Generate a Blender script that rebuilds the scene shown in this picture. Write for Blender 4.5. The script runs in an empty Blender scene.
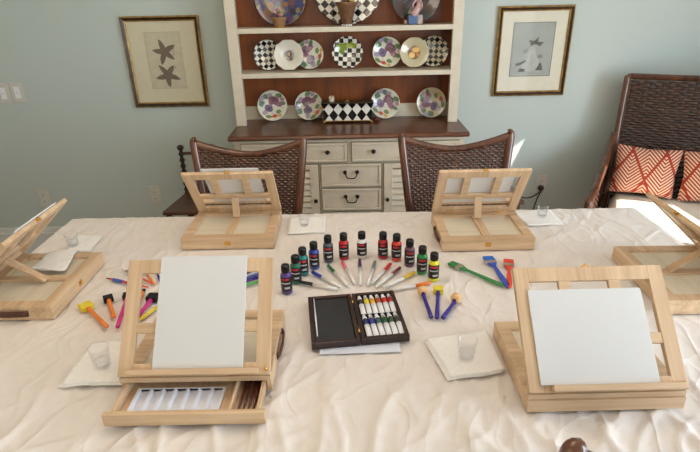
import bpy, bmesh, math, random
from mathutils import Vector, Matrix, noise
random.seed(7)
PI = math.pi
sc = bpy.context.scene
COL = sc.collection
T = 0.76                                   # table top height

# ------------------------------------------------------------------ camera
CAMZ = 1.52; FP = 519.05
_p, _y, _r = math.radians(23.996), math.radians(0.4066), math.radians(-1.3013)
fw = Vector((-math.sin(_y)*math.cos(_p), math.cos(_y)*math.cos(_p), -math.sin(_p)))
r0 = Vector((math.cos(_y), math.sin(_y), 0)); u0 = r0.cross(fw)
rt = math.cos(_r)*r0 + math.sin(_r)*u0; up = -math.sin(_r)*r0 + math.cos(_r)*u0
cam = bpy.data.objects.new('camera', bpy.data.cameras.new('camera')); COL.objects.link(cam)
cam.data.lens = FP/700*36; cam.data.sensor_width = 36; cam.data.clip_start = 0.05
cam.matrix_world = Matrix(((rt.x, up.x, -fw.x, 0), (rt.y, up.y, -fw.y, 0), (rt.z, up.z, -fw.z, CAMZ), (0, 0, 0, 1)))
sc.camera = cam
def ray(x, y): return (x-350)*rt - (y-226)*up + FP*fw
def at_z(x, y, z):
    d = ray(x, y); return Vector((0, 0, CAMZ)) + d*((z-CAMZ)/d.z)
def at_y(x, y, Y):
    d = ray(x, y); return Vector((0, 0, CAMZ)) + d*(Y/d.y)

# ------------------------------------------------------------------ materials
def lin(c):
    return tuple(((v/255)/12.92 if v/255 <= .04045 else ((v/255+.055)/1.055)**2.4) for v in c) + (1,)
class NT:
    def __init__(s, name):
        s.m = bpy.data.materials.new(name); s.m.use_nodes = True
        s.t = s.m.node_tree; s.b = s.t.nodes['Principled BSDF']; s.out = s.t.nodes['Material Output']
    def n(s, typ, **kw):
        nd = s.t.nodes.new(typ)
        for k, v in kw.items(): setattr(nd, k, v)
        return nd
    def l(s, a, b): s.t.links.new(a, b)
    def coord(s): return s.n('ShaderNodeTexCoord').outputs['Object']
    def math(s, op, a, b=None, clamp=False):
        nd = s.n('ShaderNodeMath', operation=op, use_clamp=clamp)
        for i, v in enumerate((a, b)):
            if v is None: continue
            if isinstance(v, (int, float)): nd.inputs[i].default_value = v
            else: s.l(v, nd.inputs[i])
        return nd.outputs[0]
    def vmath(s, op, a, b):
        nd = s.n('ShaderNodeVectorMath', operation=op)
        for i, v in enumerate((a, b)):
            if isinstance(v, tuple): nd.inputs[i].default_value = v
            else: s.l(v, nd.inputs[i])
        return nd.outputs['Value'] if op in ('LENGTH', 'DOT_PRODUCT') else nd.outputs[0]
    def mix(s, f, a, b):
        nd = s.n('ShaderNodeMix', data_type='RGBA')
        if isinstance(f, (int, float)): nd.inputs[0].default_value = f
        else: s.l(f, nd.inputs[0])
        for i, v in ((6, a), (7, b)):
            if isinstance(v, tuple): nd.inputs[i].default_value = v
            else: s.l(v, nd.inputs[i])
        return nd.outputs[2]
    def noise(s, vec, scale, detail=3, rough=.5):
        nd = s.n('ShaderNodeTexNoise'); nd.inputs['Scale'].default_value = scale
        nd.inputs['Detail'].default_value = detail; nd.inputs['Roughness'].default_value = rough
        s.l(vec, nd.inputs['Vector']); return nd
    def xyz(s, v):
        nd = s.n('ShaderNodeSeparateXYZ'); s.l(v, nd.inputs[0]); return nd.outputs
    def ramp(s, f, a, b):
        nd = s.n('ShaderNodeMapRange'); s.l(f, nd.inputs[0]); nd.inputs[1].default_value = a; nd.inputs[2].default_value = b
        return nd.outputs[0]
    def color(s, v):
        if isinstance(v, tuple): s.b.inputs['Base Color'].default_value = v
        else: s.l(v, s.b.inputs['Base Color'])
    def bump(s, h, strength=.3, dist=.001):
        nd = s.n('ShaderNodeBump'); nd.inputs['Strength'].default_value = strength; nd.inputs['Distance'].default_value = dist
        s.l(h, nd.inputs['Height']); s.l(nd.outputs[0], s.b.inputs['Normal'])
def plain(name, rgb, rough=.5, metal=0, var=.06, scale=30, spec=.5, coat=0):
    N = NT(name); c = lin(rgb)
    d = tuple(max(0, v*(1-var*2.2)) for v in c[:3]) + (1,)
    nz = N.noise(N.coord(), scale)
    N.color(N.mix(N.ramp(nz.outputs[0], .3, .7), d, c))
    N.b.inputs['Roughness'].default_value = rough; N.b.inputs['Metallic'].default_value = metal
    N.b.inputs['Specular IOR Level'].default_value = spec; N.b.inputs['Coat Weight'].default_value = coat
    return N.m
def wood(name, light, dark, axis=0, scale=26, rough=.5, stretch=.06, coat=0, bump=.15):
    N = NT(name); st = [1, 1, 1]; st[axis] = stretch
    v = N.vmath('MULTIPLY', N.coord(), tuple(st))
    n1 = N.noise(v, scale, 3, .55); n2 = N.noise(v, scale*5, 2, .5)
    f = N.math('ADD', N.math('MULTIPLY', n1.outputs[0], .7), N.math('MULTIPLY', n2.outputs[0], .3))
    N.color(N.mix(N.ramp(f, .36, .64), lin(dark), lin(light)))
    N.b.inputs['Roughness'].default_value = rough; N.b.inputs['Coat Weight'].default_value = coat
    N.b.inputs['Coat Roughness'].default_value = .15
    N.bump(n2.outputs[0], bump, .0005)
    return N.m
def blobs(name, base, items, wob=.012, wscale=60, rough=.15, coat=.4):
    """patches of colour at (x, y) with radii; object coordinates of a disc lying in its own XY plane"""
    N = NT(name); co = N.coord(); nz = N.noise(co, wscale, 2)
    off = N.vmath('MULTIPLY', N.vmath('SUBTRACT', nz.outputs['Color'], (.5, .5, .5)), (wob, wob, 0))
    p = N.vmath('MULTIPLY', N.vmath('ADD', co, off), (1, 1, 0))
    c = base if not isinstance(base, tuple) else lin(base)
    for (x, y, rx, ry, col) in items:
        d = N.vmath('LENGTH', N.vmath('MULTIPLY', N.vmath('SUBTRACT', p, (x, y, 0)), (1/rx, 1/ry, 0)), (0, 0, 0))
        c = N.mix(N.ramp(d, 1.0, .82), c, lin(col))
    n9 = N.noise(co, wscale*5, 3, .7); N.color(N.mix(N.math('MULTIPLY', N.ramp(n9.outputs[0], .48, .62), .38), c, lin((196, 190, 170))))
    N.b.inputs['Roughness'].default_value = rough; N.b.inputs['Coat Weight'].default_value = coat
    return N.m

M = {}
PL, PD = (222, 192, 156), (190, 156, 120)
M['pine_x'] = wood('pine grain along x', PL, PD, 0)
M['pine_y'] = wood('pine grain along y', PL, PD, 1)
M['pine_z'] = wood('pine grain along z', PL, PD, 2)
M['ply'] = wood('pale plywood panel', (226, 216, 194), (212, 200, 176), 0, 14)
M['dark_frame'] = wood('dark brown stained frame wood', (114, 68, 42), (60, 32, 19), 2, 20, .28, .1, .4)
M['top_wood'] = wood('warm brown hutch top', (112, 64, 36), (72, 38, 20), 0, 14, .32, .08, .2)
M['panel_wood'] = wood('orange brown hutch back', (142, 72, 14), (104, 49, 7), 2, 12, .45, .1, .1)
M['old_wood'] = wood('worn brown antique wood', (104, 68, 46), (66, 40, 28), 0, 16, .4, .1, .2)
M['table_wood'] = wood('table wood', (96, 60, 40), (66, 38, 24), 0, 10, .4)
M['floor'] = wood('floor boards', (150, 104, 68), (116, 76, 48), 0, 8, .35, .05)
M['cream_paint'] = plain('cream distressed paint', (216, 206, 184), .45, 0, .05, 14)
M['cream_dark'] = plain('painted gap shade', (150, 138, 116), .6)  # darker cream that paints in the shade of drawer and door gaps
M['knob'] = plain('black bronze', (26, 22, 20), .35, .6)
M['brass'] = plain('brass', (226, 178, 92), .25, 1)
M['leather'] = wood('brown leather', (92, 50, 34), (60, 30, 22), 1, 60, .4, 1)
M['canvas'] = plain('white primed canvas', (216, 215, 213), .75, 0, .01, 300)
M['canvas_back'] = plain('white canvas back', (214, 214, 214), .8, 0, .02, 60)
M['white_pl'] = plain('white plastic', (236, 236, 238), .3, 0, .01)
M['palette'] = plain('white palette plastic', (226, 230, 242), .3, 0, .01)
M['ivory'] = plain('ivory switch plastic', (206, 204, 194), .4, 0, .02)
M['black'] = plain('black plastic', (14, 13, 15), .3, 0, .05)
M['black_foam'] = plain('black foam', (24, 20, 24), .9, 0, .3, 200)
M['yellow_foam'] = plain('yellow foam', (236, 214, 62), .9, 0, .12, 200)
M['peach_foam'] = plain('peach sponge', (236, 190, 134), .9, 0, .12, 200)
M['slate'] = plain('black palette board', (44, 46, 50), .55, 0, .12, 30)
M['espresso'] = wood('espresso wood', (58, 32, 28), (34, 18, 16), 0, 24, .35, .08, .2)
M['felt'] = plain('black insert', (24, 20, 22), .9)
M['ferrule'] = plain('metal ferrule', (200, 196, 186), .3, 1)
M['gold'] = plain('aged gold leaf', (186, 148, 82), .42, .45, .25, 40)
M['gold_dark'] = plain('dark umber frame cove', (58, 36, 22), .35, .1, .3, 40)
M['mat_board'] = plain('cream mat board', (214, 204, 176), .8, 0, .02)
M['mat_board2'] = plain('pale cream mat board', (220, 214, 194), .8, 0, .02)
M['seat_cloth'] = plain('cream seat fabric', (226, 218, 200), .9, 0, .04, 120)
M['napkin'] = plain('white paper napkin', (244, 241, 236), .9, 0, .03, 90)
M['cord'] = plain('black cord', (20, 20, 22), .5)
M['terracotta'] = plain('bronze brown pot glaze', (142, 104, 76), .4, .2, .2, 40)

# walls
def wallmat(name, rgb):
    N = NT(name); nz = N.noise(N.coord(), 2.0, 2); c = lin(rgb)
    N.color(N.mix(nz.outputs[0], tuple(v*.97 for v in c[:3])+(1,), c)); N.b.inputs['Roughness'].default_value = .75
    N.b.inputs['Specular IOR Level'].default_value = .25
    n2 = N.noise(N.coord(), 220, 2); N.bump(n2.outputs[0], .08, .0006); return N.m
M['wall'] = wallmat('pale blue green wall paint', (190, 200, 194))
M['white_trim'] = wallmat('white trim paint', (222, 222, 216))
M['ceil'] = wallmat('ceiling paint', (236, 232, 224))
# cloth
N = NT('cream cotton tablecloth'); co = N.coord()
n1 = N.noise(co, 26, 4, .6); n2 = N.noise(N.vmath('MULTIPLY', co, (1, .35, 1)), 9, 4, .6); n3 = N.noise(co, 600, 1)
N.color(N.mix(n1.outputs[0], lin((223, 214, 206)), lin((235, 228, 221))))
N.b.inputs['Roughness'].default_value = .92; N.b.inputs['Specular IOR Level'].default_value = .15
wv = N.vmath('ADD', co, N.vmath('MULTIPLY', N.noise(co, 3.5, 2).outputs['Color'], (.22, .22, 0)))
def crease(vec, st, sc_, w):
    nn = N.noise(N.vmath('MULTIPLY', vec, st), sc_, 2, .45)
    ab = N.math('MULTIPLY', N.math('ABSOLUTE', N.math('SUBTRACT', nn.outputs[0], .5)), w)
    return N.math('POWER', N.math('SUBTRACT', 1.0, ab, True), 2.0)
c1 = crease(wv, (1, .28, 1), 12, 9); c2 = crease(wv, (.5, 1, 1), 8, 10)
mpc = N.n('ShaderNodeMapping'); mpc.inputs['Rotation'].default_value = (0, 0, .7); N.l(wv, mpc.inputs[0]); c3 = crease(mpc.outputs[0], (1, .25, 1), 9, 10)
CR = N.math('ADD', N.math('MULTIPLY', c1, .8), N.math('ADD', N.math('MULTIPLY', c2, .28), N.math('MULTIPLY', c3, .5)))
h = N.math('ADD', CR, N.math('MULTIPLY', n1.outputs[0], .5)); h = N.math('ADD', h, N.math('MULTIPLY', n3.outputs[0], .04))
N.bump(h, .36, .007); M['cloth'] = N.m
# wicker strands
def strand(name, a, b, c):
    N = NT(name); co = N.coord(); nz = N.noise(co, 45, 2); nw = N.noise(N.vmath('MULTIPLY', co, (1, 1, 12)), 30, 2)
    N.color(N.mix(N.ramp(nz.outputs[0], .62, .74), N.mix(N.ramp(nw.outputs[0], .35, .65), lin(a), lin(b)), lin(c)))
    N.b.inputs['Roughness'].default_value = .35; N.b.inputs['Coat Weight'].default_value = .3; return N.m
M['wicker'] = strand('brown woven rattan', (50, 28, 20), (92, 54, 34), (122, 78, 52))
M['wicker_dark'] = strand('dark woven rattan', (38, 21, 15), (66, 38, 25), (112, 70, 46))
# clear thin glass / plastic (reflection plus see-through)
def clear(name, tint=(252, 253, 255), ior=1.45, extra=.04):
    N = NT(name); tr = N.n('ShaderNodeBsdfTransparent'); gl = N.n('ShaderNodeBsdfGlossy'); fr = N.n('ShaderNodeLayerWeight'); mx = N.n('ShaderNodeMixShader')
    tr.inputs[0].default_value = lin(tint); gl.inputs['Roughness'].default_value = .04; 
    N.l(N.math('ADD', N.math('MULTIPLY', N.math('POWER', fr.outputs['Facing'], 3.0), (ior-1)*1.1), extra), mx.inputs[0]); N.l(tr.outputs[0], mx.inputs[1]); N.l(gl.outputs[0], mx.inputs[2]); N.l(mx.outputs[0], N.out.inputs[0])
    return N.m
M['clear'] = clear('clear plastic tumbler', (254, 254, 255), 1.5, .008)
M['glass'] = clear('picture glass', (253, 254, 254), 1.5, .03)
M['water'] = clear('water', (253, 254, 255), 1.33, .004)

# ------------------------------------------------------------------ mesh building
class MB:
    def __init__(s): s.v = []; s.f = []; s.mi = []; s.sm = []
    def add(s, vs, fs, smooth=False, mi=0):
        o = len(s.v); s.v += [tuple(v) for v in vs]
        for f in fs: s.f.append([o+i for i in f]); s.mi.append(mi); s.sm.append(smooth)
        return s
    def box(s, x0, x1, y0, y1, z0, z1, mat=None, mi=0):
        vs = [Vector((x, y, z)) for z in (z0, z1) for y in (y0, y1) for x in (x0, x1)]
        if mat: vs = [mat @ v for v in vs]
        return s.add(vs, [(0, 2, 3, 1), (4, 5, 7, 6), (0, 1, 5, 4), (2, 6, 7, 3), (0, 4, 6, 2), (1, 3, 7, 5)], False, mi)
    def bar(s, a, b, w, h, up=(0, 0, 1), mi=0):
        a, b = Vector(a), Vector(b); d = (b-a); L = d.length; d.normalize(); r = d.cross(Vector(up)).normalized(); u = r.cross(d)
        m = Matrix(((r.x, d.x, u.x, a.x), (r.y, d.y, u.y, a.y), (r.z, d.z, u.z, a.z), (0, 0, 0, 1)))
        return s.box(-w/2, w/2, 0, L, -h/2, h/2, m, mi)
    def lathe(s, prof, n=24, mat=None, mi=0, cap=True, sx=1, sy=1):
        vs = []
        for (r, z) in prof:
            for k in range(n): a = 2*PI*k/n; vs.append(Vector((r*math.cos(a)*sx, r*math.sin(a)*sy, z)))
        if mat: vs = [mat @ v for v in vs]
        fs = [(i*n+k, i*n+(k+1) % n, (i+1)*n+(k+1) % n, (i+1)*n+k) for i in range(len(prof)-1) for k in range(n)]
        s.add(vs, fs, True, mi)
        if cap:
            o = len(s.v)-len(vs); m = len(prof)-1
            if prof[0][0] > 1e-5: s.f.append([o+k for k in reversed(range(n))]); s.mi.append(mi); s.sm.append(False)
            if prof[-1][0] > 1e-5: s.f.append([o+m*n+k for k in range(n)]); s.mi.append(mi); s.sm.append(False)
        return s
    def tube(s, pts, rad, n=8, mi=0, flat=1.0, upv=(0, 0, 1)):
        pts = [Vector(p) for p in pts]; rad = rad if isinstance(rad, (list, tuple)) else [rad]*len(pts)
        vs = []; u = Vector(upv)
        for i, p in enumerate(pts):
            d = (pts[min(i+1, len(pts)-1)]-pts[max(i-1, 0)]).normalized()
            r = d.cross(u)
            if r.length < 1e-4: r = d.cross(Vector((1, 0.01, 0)))
            r.normalize(); w = r.cross(d)
            for k in range(n): a = 2*PI*k/n; vs.append(p + r*rad[i]*math.cos(a) + w*rad[i]*flat*math.sin(a))
        fs = [(i*n+k, (i+1)*n+k, (i+1)*n+(k+1) % n, i*n+(k+1) % n) for i in range(len(pts)-1) for k in range(n)]
        s.add(vs, fs, True, mi)
        o = len(s.v)-len(vs); m = (len(pts)-1)*n
        s.f.append([o+k for k in range(n)]); s.mi.append(mi); s.sm.append(False)
        s.f.append([o+m+k for k in reversed(range(n))]); s.mi.append(mi); s.sm.append(False)
        return s
    def sphere(s, c, r, sx=1, sy=1, sz=1, n=14, mi=0):
        m = n//2; prof = [(max(1e-6, r*math.sin(PI*i/m)), -r*math.cos(PI*i/m)) for i in range(m+1)]
        return s.lathe(prof, n, Matrix.Translation(c) @ Matrix.Diagonal((sx, sy, sz, 1)), mi, False)
    def prism(s, poly, z0, z1, mat=None, mi=0):
        n = len(poly); vs = [Vector((x, y, z)) for z in (z0, z1) for x, y in poly]
        if mat: vs = [mat @ v for v in vs]
        return s.add(vs, [tuple(reversed(range(n))), tuple(range(n, 2*n))] + [(k, (k+1) % n, n+(k+1) % n, n+k) for k in range(n)], False, mi)
    def mesh(s, name, mats):
        me = bpy.data.meshes.new(name); me.from_pydata(s.v, [], s.f)
        for m in (mats if isinstance(mats, (list, tuple)) else [mats]): me.materials.append(m)
        me.polygons.foreach_set('material_index', s.mi); me.polygons.foreach_set('use_smooth', s.sm)
        bm = bmesh.new(); bm.from_mesh(me); bmesh.ops.recalc_face_normals(bm, faces=bm.faces); bm.to_mesh(me); bm.free()
        return me
    def build(s, name, mats, parent=None, bevel=0, loc=None, rot=None, solid=0, sub=0):
        o = bpy.data.objects.new(name, s.mesh(name, mats)); COL.objects.link(o)
        if parent: o.parent = parent
        if loc: o.location = loc
        if rot: o.rotation_euler = rot
        if solid: md = o.modifiers.new('thick', 'SOLIDIFY'); md.thickness = solid; md.offset = 0
        if sub: md = o.modifiers.new('sub', 'SUBSURF'); md.levels = sub; md.render_levels = sub
        if bevel:
            md = o.modifiers.new('bevel', 'BEVEL'); md.width = bevel; md.segments = 2; md.limit_method = 'ANGLE'
        return o
def tag(o, label=None, cat=None, group=None, kind=None):
    for k, v in (('label', label), ('category', cat), ('group', group), ('kind', kind)):
        if v: o[k] = v
    return o
def thing(name, label, cat, loc=(0, 0, 0), rz=0, group=None):
    o = bpy.data.objects.new(name, None); COL.objects.link(o); o.location = loc; o.rotation_euler = (0, 0, rz)
    o.empty_display_size = .05
    return tag(o, label, cat, group)
def dup(o, parent=None):
    c = o.copy(); COL.objects.link(c)
    if parent: c.parent = parent
    for ch in [x for x in bpy.data.objects if x.parent == o]: dup(ch, c)
    return c
def struct(o): o['kind'] = 'structure'; return o

# ------------------------------------------------------------------ room
X0, X1, Y0, Y1, H = -2.9, 2.8, -1.6, 3.05, 2.5
struct(MB().box(X0-.1, X1+.1, Y0-.1, Y1+.1, -.1, 0).build('floor', M['floor']))
struct(MB().box(X0-.1, X1+.1, Y0-.1, Y1+.1, H, H+.1).build('ceiling', M['ceil']))
struct(MB().box(X0-.1, X1+.1, Y1, Y1+.1, 0, H).build('wall_back', M['wall']))
struct(MB().box(X0-.1, X0, Y0, Y1, 0, H).build('wall_left', M['wall']))
def wall_holes(name, axis, fixed, a0, a1, holes, mat):
    """wall in the plane axis=fixed..fixed+.1 with rectangular openings (a,b,z0,z1) that do not overlap along a"""
    m = MB(); cur = a0
    def bx(p, q, z0, z1):
        if q-p < 1e-4 or z1-z0 < 1e-4: return
        if axis == 'y': m.box(p, q, fixed, fixed+.1, z0, z1)
        else: m.box(fixed, fixed+.1, p, q, z0, z1)
    for (p, q, z0, z1) in sorted(holes):
        bx(cur, p, 0, H); bx(p, q, 0, z0); bx(p, q, z1, H); cur = q
    bx(cur, a1, 0, H); return struct(m.build(name, mat))
FW = [(-.9, .1, .75, 2.15), (1.15, 1.95, .1, 2.15), (2.0, 2.6, .1, 2.15)]
RW = [(-.9, 1.3, .5, 1.95), (1.72, 2.2, 1.36, 1.88), (2.397, 2.465, 1.96, 2.20)]  # two small openings added, cut so sun patches land on settee and wall
wall_holes('wall_front', 'y', Y0-.1, X0-.1, X1+.1, FW, M['wall'])
wall_holes('wall_right', 'x', X1, Y0, Y1, RW, M['wall'])
def window(i, axis, fixed, hole, nx, nz):
    p, q, z0, z1 = hole; m = MB(); w = .03
    def bx(a, b, c, d):
        if axis == 'y': m.box(a, b, fixed-.02, fixed+.03, c, d)
        else: m.box(fixed-.03, fixed+.02, a, b, c, d)
    bx(p, p+w, z0, z1); bx(q-w, q, z0, z1); bx(p+w, q-w, z0, z0+w); bx(p+w, q-w, z1-w, z1)
    for k in range(1, nx): x = p+(q-p)*k/nx; bx(x-.009, x+.009, z0+w, z1-w)
    for k in range(1, nz): z = z0+(z1-z0)*k/nz; bx(p+w, q-w, z-.009, z+.009)
    return struct(m.build('window_%d' % i, M['white_trim']))
window(1, 'y', Y0-.05, FW[0], 3, 4); window(2, 'y', Y0-.05, FW[1], 3, 5); window(3, 'y', Y0-.05, FW[2], 2, 5)
window(4, 'x', X1+.05, RW[0], 3, 4); 
# baseboard with a moulded cap
bb = MB().box(X0, -.66, Y1-.016, Y1, 0, .15).box(X0, -.66, Y1-.022, Y1, .15, .165).box(X0, -.66, Y1-.012, Y1, .165, .2)
bb.box(.64, X1, Y1-.016, Y1, 0, .15).box(.64, X1, Y1-.022, Y1, .15, .165).box(.64, X1, Y1-.012, Y1, .165, .2)
struct(bb.build('baseboard_back', M['white_trim'], bevel=.003))
struct(MB().box(X0, X0+.016, Y0, Y1-.03, 0, .19).build('baseboard_left', M['white_trim'], bevel=.003))

# ------------------------------------------------------------------ lights
def area(name, loc, rot, sx, sy, power, col):
    d = bpy.data.lights.new(name, 'AREA'); d.shape = 'RECTANGLE'; d.size = sx; d.size_y = sy; d.energy = power; d.color = col
    o = bpy.data.objects.new(name, d); COL.objects.link(o); o.location = loc; o.rotation_euler = rot; return o
DAY = (.74, .87, 1.0); 
for i, (p, q, z0, z1) in enumerate(FW):
    area('daylight_front', ((p+q)/2, Y0-.13, (z0+z1)/2), (PI/2, 0, 0), q-p, z1-z0, (9, 14, 10)[i], (1.0, .95, .86) if i == 0 else (.95, .96, 1.0))
p, q, z0, z1 = RW[0]
area('daylight_side', (X1+.13, (p+q)/2, (z0+z1)/2), (PI/2, 0, PI/2), q-p, z1-z0, 120, DAY)
def point(name, loc, power, col, r=.08):
    d = bpy.data.lights.new(name, 'POINT'); d.energy = power; d.color = col; d.shadow_soft_size = r
    o = bpy.data.objects.new(name, d); COL.objects.link(o); o.location = loc
point('chandelier_light', (-.25, 1.35, 2.2), 17, (1.0, .83, .64), .35)
point('warm_fill_left', (-2.2, .2, 2.2), 15, (1.0, .78, .52), .2)  # added warm fill for the left side, no fixture modelled
sd = bpy.data.lights.new('sun', 'SUN'); sd.energy = 22; sd.angle = .009; sd.color = (1, .95, .84)
so = bpy.data.objects.new('sun', sd); COL.objects.link(so)
so.rotation_euler = Vector((-.75, .25, -.6)).to_track_quat('-Z', 'Y').to_euler()
w = bpy.data.worlds.new('world'); sc.world = w; w.use_nodes = True
wt = w.node_tree; sky = wt.nodes.new('ShaderNodeTexSky'); sky.sky_type = 'HOSEK_WILKIE'
wt.links.new(sky.outputs[0], wt.nodes['Background'].inputs[0]); wt.nodes['Background'].inputs[1].default_value = .6

# ------------------------------------------------------------------ table and cloth
TX0, TX1, TY0, TY1 = -1.085, 1.082, .69, 1.845
tb = thing('dining_table', 'long rectangular dining table hidden under the cream cloth', 'table', (0, 1.2675, 0))
MB().box(TX0+.012, TX1-.012, TY0+.012-1.2675, TY1-.012-1.2675, .70, .742).build('tabletop', M['table_wood'], tb, .004)
MB().box(-.95, .95, -.47, -.45, .62, .71).box(-.95, .95, .45, .47, .62, .71).box(-.95, -.93, -.45, .45, .62, .71).box(.93, .95, -.45, .45, .62, .71).build('apron', M['table_wood'], tb)
for sx in (-1, 1):
    for sy in (-1, 1):
        MB().lathe([(.02, 0), (.03, .05), (.022, .1), (.036, .35), (.03, .55), (.04, .6), (.04, .71)], 16).build('leg', M['table_wood'], tb, loc=(sx*.93, sy*.46, 0))
def ridge(x, y):
    """depth below the flat top at a point of the cloth"""
    p = Vector((x*3.0, y*3.0, 3.1)); wob = noise.noise(p)*.5
    a = noise.noise(Vector((x*14+wob*3, y*3.2+wob, .7)))          # folds running towards the front edge
    b = noise.noise(Vector((x*4+y*5, (y-x)*10, 5.3)))
    c = noise.noise(Vector((x*26, y*20, 9.3)))
    front = max(0, min(1, (1.02-y)/.28)); left = max(0, min(1, (-.5-x)/.4))
    f1 = 1-min(1, abs(a)*3.0); f2 = 1-min(1, abs(b)*3.5)
    amp = .0020+.0065*front
    return -(amp*(1-f1**2)) - .0022*(1-f2**2)*(1+1.2*front) - .0008*(c+.5)
NXg, NYg = 330, 190
R_ = .012; DROP = .27
def edge_map(t, lo, hi):
    """t in metres measured along the cloth; returns (coordinate, drop)"""
    if lo <= t <= hi: return t, 0, 0
    over = (lo-t) if t < lo else (t-hi); sgn = -1 if t < lo else 1
    arc = R_*PI/2
    if over < arc: a = over/R_; return (lo if sgn < 0 else hi)+sgn*R_*math.sin(a), R_*(1-math.cos(a)), sgn*over/arc
    return (lo if sgn < 0 else hi)+sgn*R_, R_+(over-arc), sgn
m = MB(); vs = []; fs = []
def samples(lo, hi, n):
    core = [lo+(hi-lo)*i/n for i in range(n+1)]; arc = R_*PI/2
    ext = [arc*.25, arc*.5, arc*.75, arc, arc+.02, arc+.05, arc+.09, arc+.14, arc+.19, DROP]
    return [lo-e for e in reversed(ext)] + core + [hi+e for e in ext]
lo_x, hi_x, lo_y, hi_y = TX0+R_, TX1-R_, TY0+R_, TY1-R_
sx = samples(lo_x, hi_x, NXg); sy = samples(lo_y, hi_y, NYg)
for ty in sy:
    for tx in sx:
        x, dx, ex = edge_map(tx, lo_x, hi_x); y, dy, ey = edge_map(ty, lo_y, hi_y)
        drop = max(dx, dy) if (dx > R_ or dy > R_) else max(dx, dy)
        z = T - drop + (ridge(x, y) if drop < 1e-6 else ridge(x, y)*max(0, 1-drop/.02))
        if drop > R_:
            k = (drop-R_)
            if dx >= dy: x += ex*k*(.03+.10*noise.noise(Vector((y*7, 1.3, 0))))
            if dy >= dx: y += ey*k*(.03+.10*noise.noise(Vector((x*7, 8.3, 0))))
        vs.append((x, y, z))
nx = len(sx)
for j in range(len(sy)-1):
    for i in range(nx-1): fs.append((j*nx+i, j*nx+i+1, (j+1)*nx+i+1, (j+1)*nx+i))
m.add(vs, fs, True)
tag(m.build('tablecloth', M['cloth']), 'wrinkled cream cotton cloth covering the whole table', 'tablecloth')

# ------------------------------------------------------------------ table easels
EH = .041
def make_easel(label, loc, rz, ang, L, ledge_v, drawer=0.0, brace_y=.085, EW=.31, ED=.25, bdx=0):
    t = thing('box_easel', label, 'easel', loc, rz, 'wooden box easels on the table')
    w2 = EW/2
    # case: sides, back, floor and the framed top
    m = MB(); m.box(-w2, w2, 0.004, ED, 0, .005)
    m.box(-w2, -w2+.01, .004, ED, .005, EH-.012); m.box(w2-.01, w2, .004, ED, .005, EH-.012); m.box(-w2+.01, w2-.01, ED-.01, ED, .005, EH-.012)
    m.build('case', M['pine_x'], t, .0008)
    m = MB(); z0, z1 = EH-.012, EH; fwid = .03
    m.box(-w2, w2, 0, fwid, z0, z1); m.box(-w2, w2, ED-fwid, ED, z0, z1)
    m.box(-w2, -w2+fwid, fwid, ED-fwid, z0, z1); m.box(w2-fwid, w2, fwid, ED-fwid, z0, z1)
    m.build('top_frame', M['pine_x'], t, .001)
    MB().box(-w2+fwid, w2-fwid, fwid, ED-fwid, EH-.012, EH-.008).build('panel', M['ply'], t)
    MB().box(-.013, .013, fwid, ED-fwid, EH-.008, EH-.0005).build('divider', M['pine_y'], t, .0008)
    # drawer
    dw = thing_part = None
    d = MB(); y = -drawer
    d.box(-w2, w2, y-.004, y+.008, .001, EH-.0125 if not drawer else EH-.0125)
    fr = d.build('drawer', M['pine_x'], t, .001)
    b = MB(); iw = w2-.012
    b.box(-iw, iw, y+.008, y+.215, .0055, .008); b.box(-iw, -iw+.007, y+.008, y+.215, .008, .027); b.box(iw-.007, iw, y+.008, y+.215, .008, .027); b.box(-iw, iw, y+.208, y+.215, .008, .027)
    b.box(.085, .0895, y+.008, y+.208, .008, .026)
    b.build('tray', M['pine_y'], fr, .0006)
    # leather handle on the right-hand side
    hp = [(w2+.001, .088, .020), (w2+.006, .100, .0215), (w2+.008, .138, .0215), (w2+.006, .176, .0215), (w2+.001, .188, .020)]
    MB().tube(hp, .0088, 8, flat=.32, upv=(1, 0, 0)).build('handle', M['leather'], t)
    # clasp on the back edge
    MB().box(-.009, .009, ED, ED+.0015, .014, .028).sphere((0, ED+.003, .021), .003, n=8).build('clasp', M['brass'], t)
    # lid
    m = MB(); s = .030; th = .012
    m.box(-w2, -w2+s, 0, L, 0, th); m.box(w2-s, w2, 0, L, 0, th); m.box(-w2+s, w2-s, L-s, L, 0, th); m.box(-w2+s, w2-s, 0, .026, 0, th)
    lid = m.build('lid', M['pine_y'], t, .001, loc=(0, .004, EH+.0005), rot=(ang, 0, 0))
    mv = .40*L
    m = MB(); m.box(-w2+s, w2-s, mv-.011, mv+.011, 0.001, th-.001); 
    for cx in (-.052, .052): m.box(cx-.012, cx+.012, mv+.011, L-s, .001, th-.001)
    m.build('crossbars', M['pine_x'], lid, .0008)
    lw = w2-.022; la = -.112 if 'near right' in label else -lw; lb = .146 if 'near right' in label else lw
    m = MB().box(la, lb, ledge_v-.012, ledge_v, th, th+.016); m.build('ledge', M['pine_x'], lid, .001)
    MB().sphere((w2-.008, .012, th+.003), .004, n=8).build('pin', M['brass'], lid)
    MB().box(-.008, .008, L-.001, L+.003, .002, .010).sphere((0, L+.004, .006), .0035, n=8).build('clasp', M['brass'], lid)
    for hx in (-.11, .07): MB().tube([(hx, .001, -.0002), (hx+.04, .001, -.0002)], .0016).build('hinge', M['brass'], lid)
    # brace from the mid bar to the case
    ca, sa = math.cos(ang), math.sin(ang)
    p1 = Vector((bdx, .004+mv*ca+.004*sa, EH+mv*sa-.004*ca)); p2 = Vector((bdx, brace_y, EH+.003))
    n_ = (p1-p2).normalized()
    MB().bar(p1+n_*.004, p2, .024, .007, up=Vector((0, -n_.z, n_.y))).build('brace', M['pine_z'], t, .0008)
    return t
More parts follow.
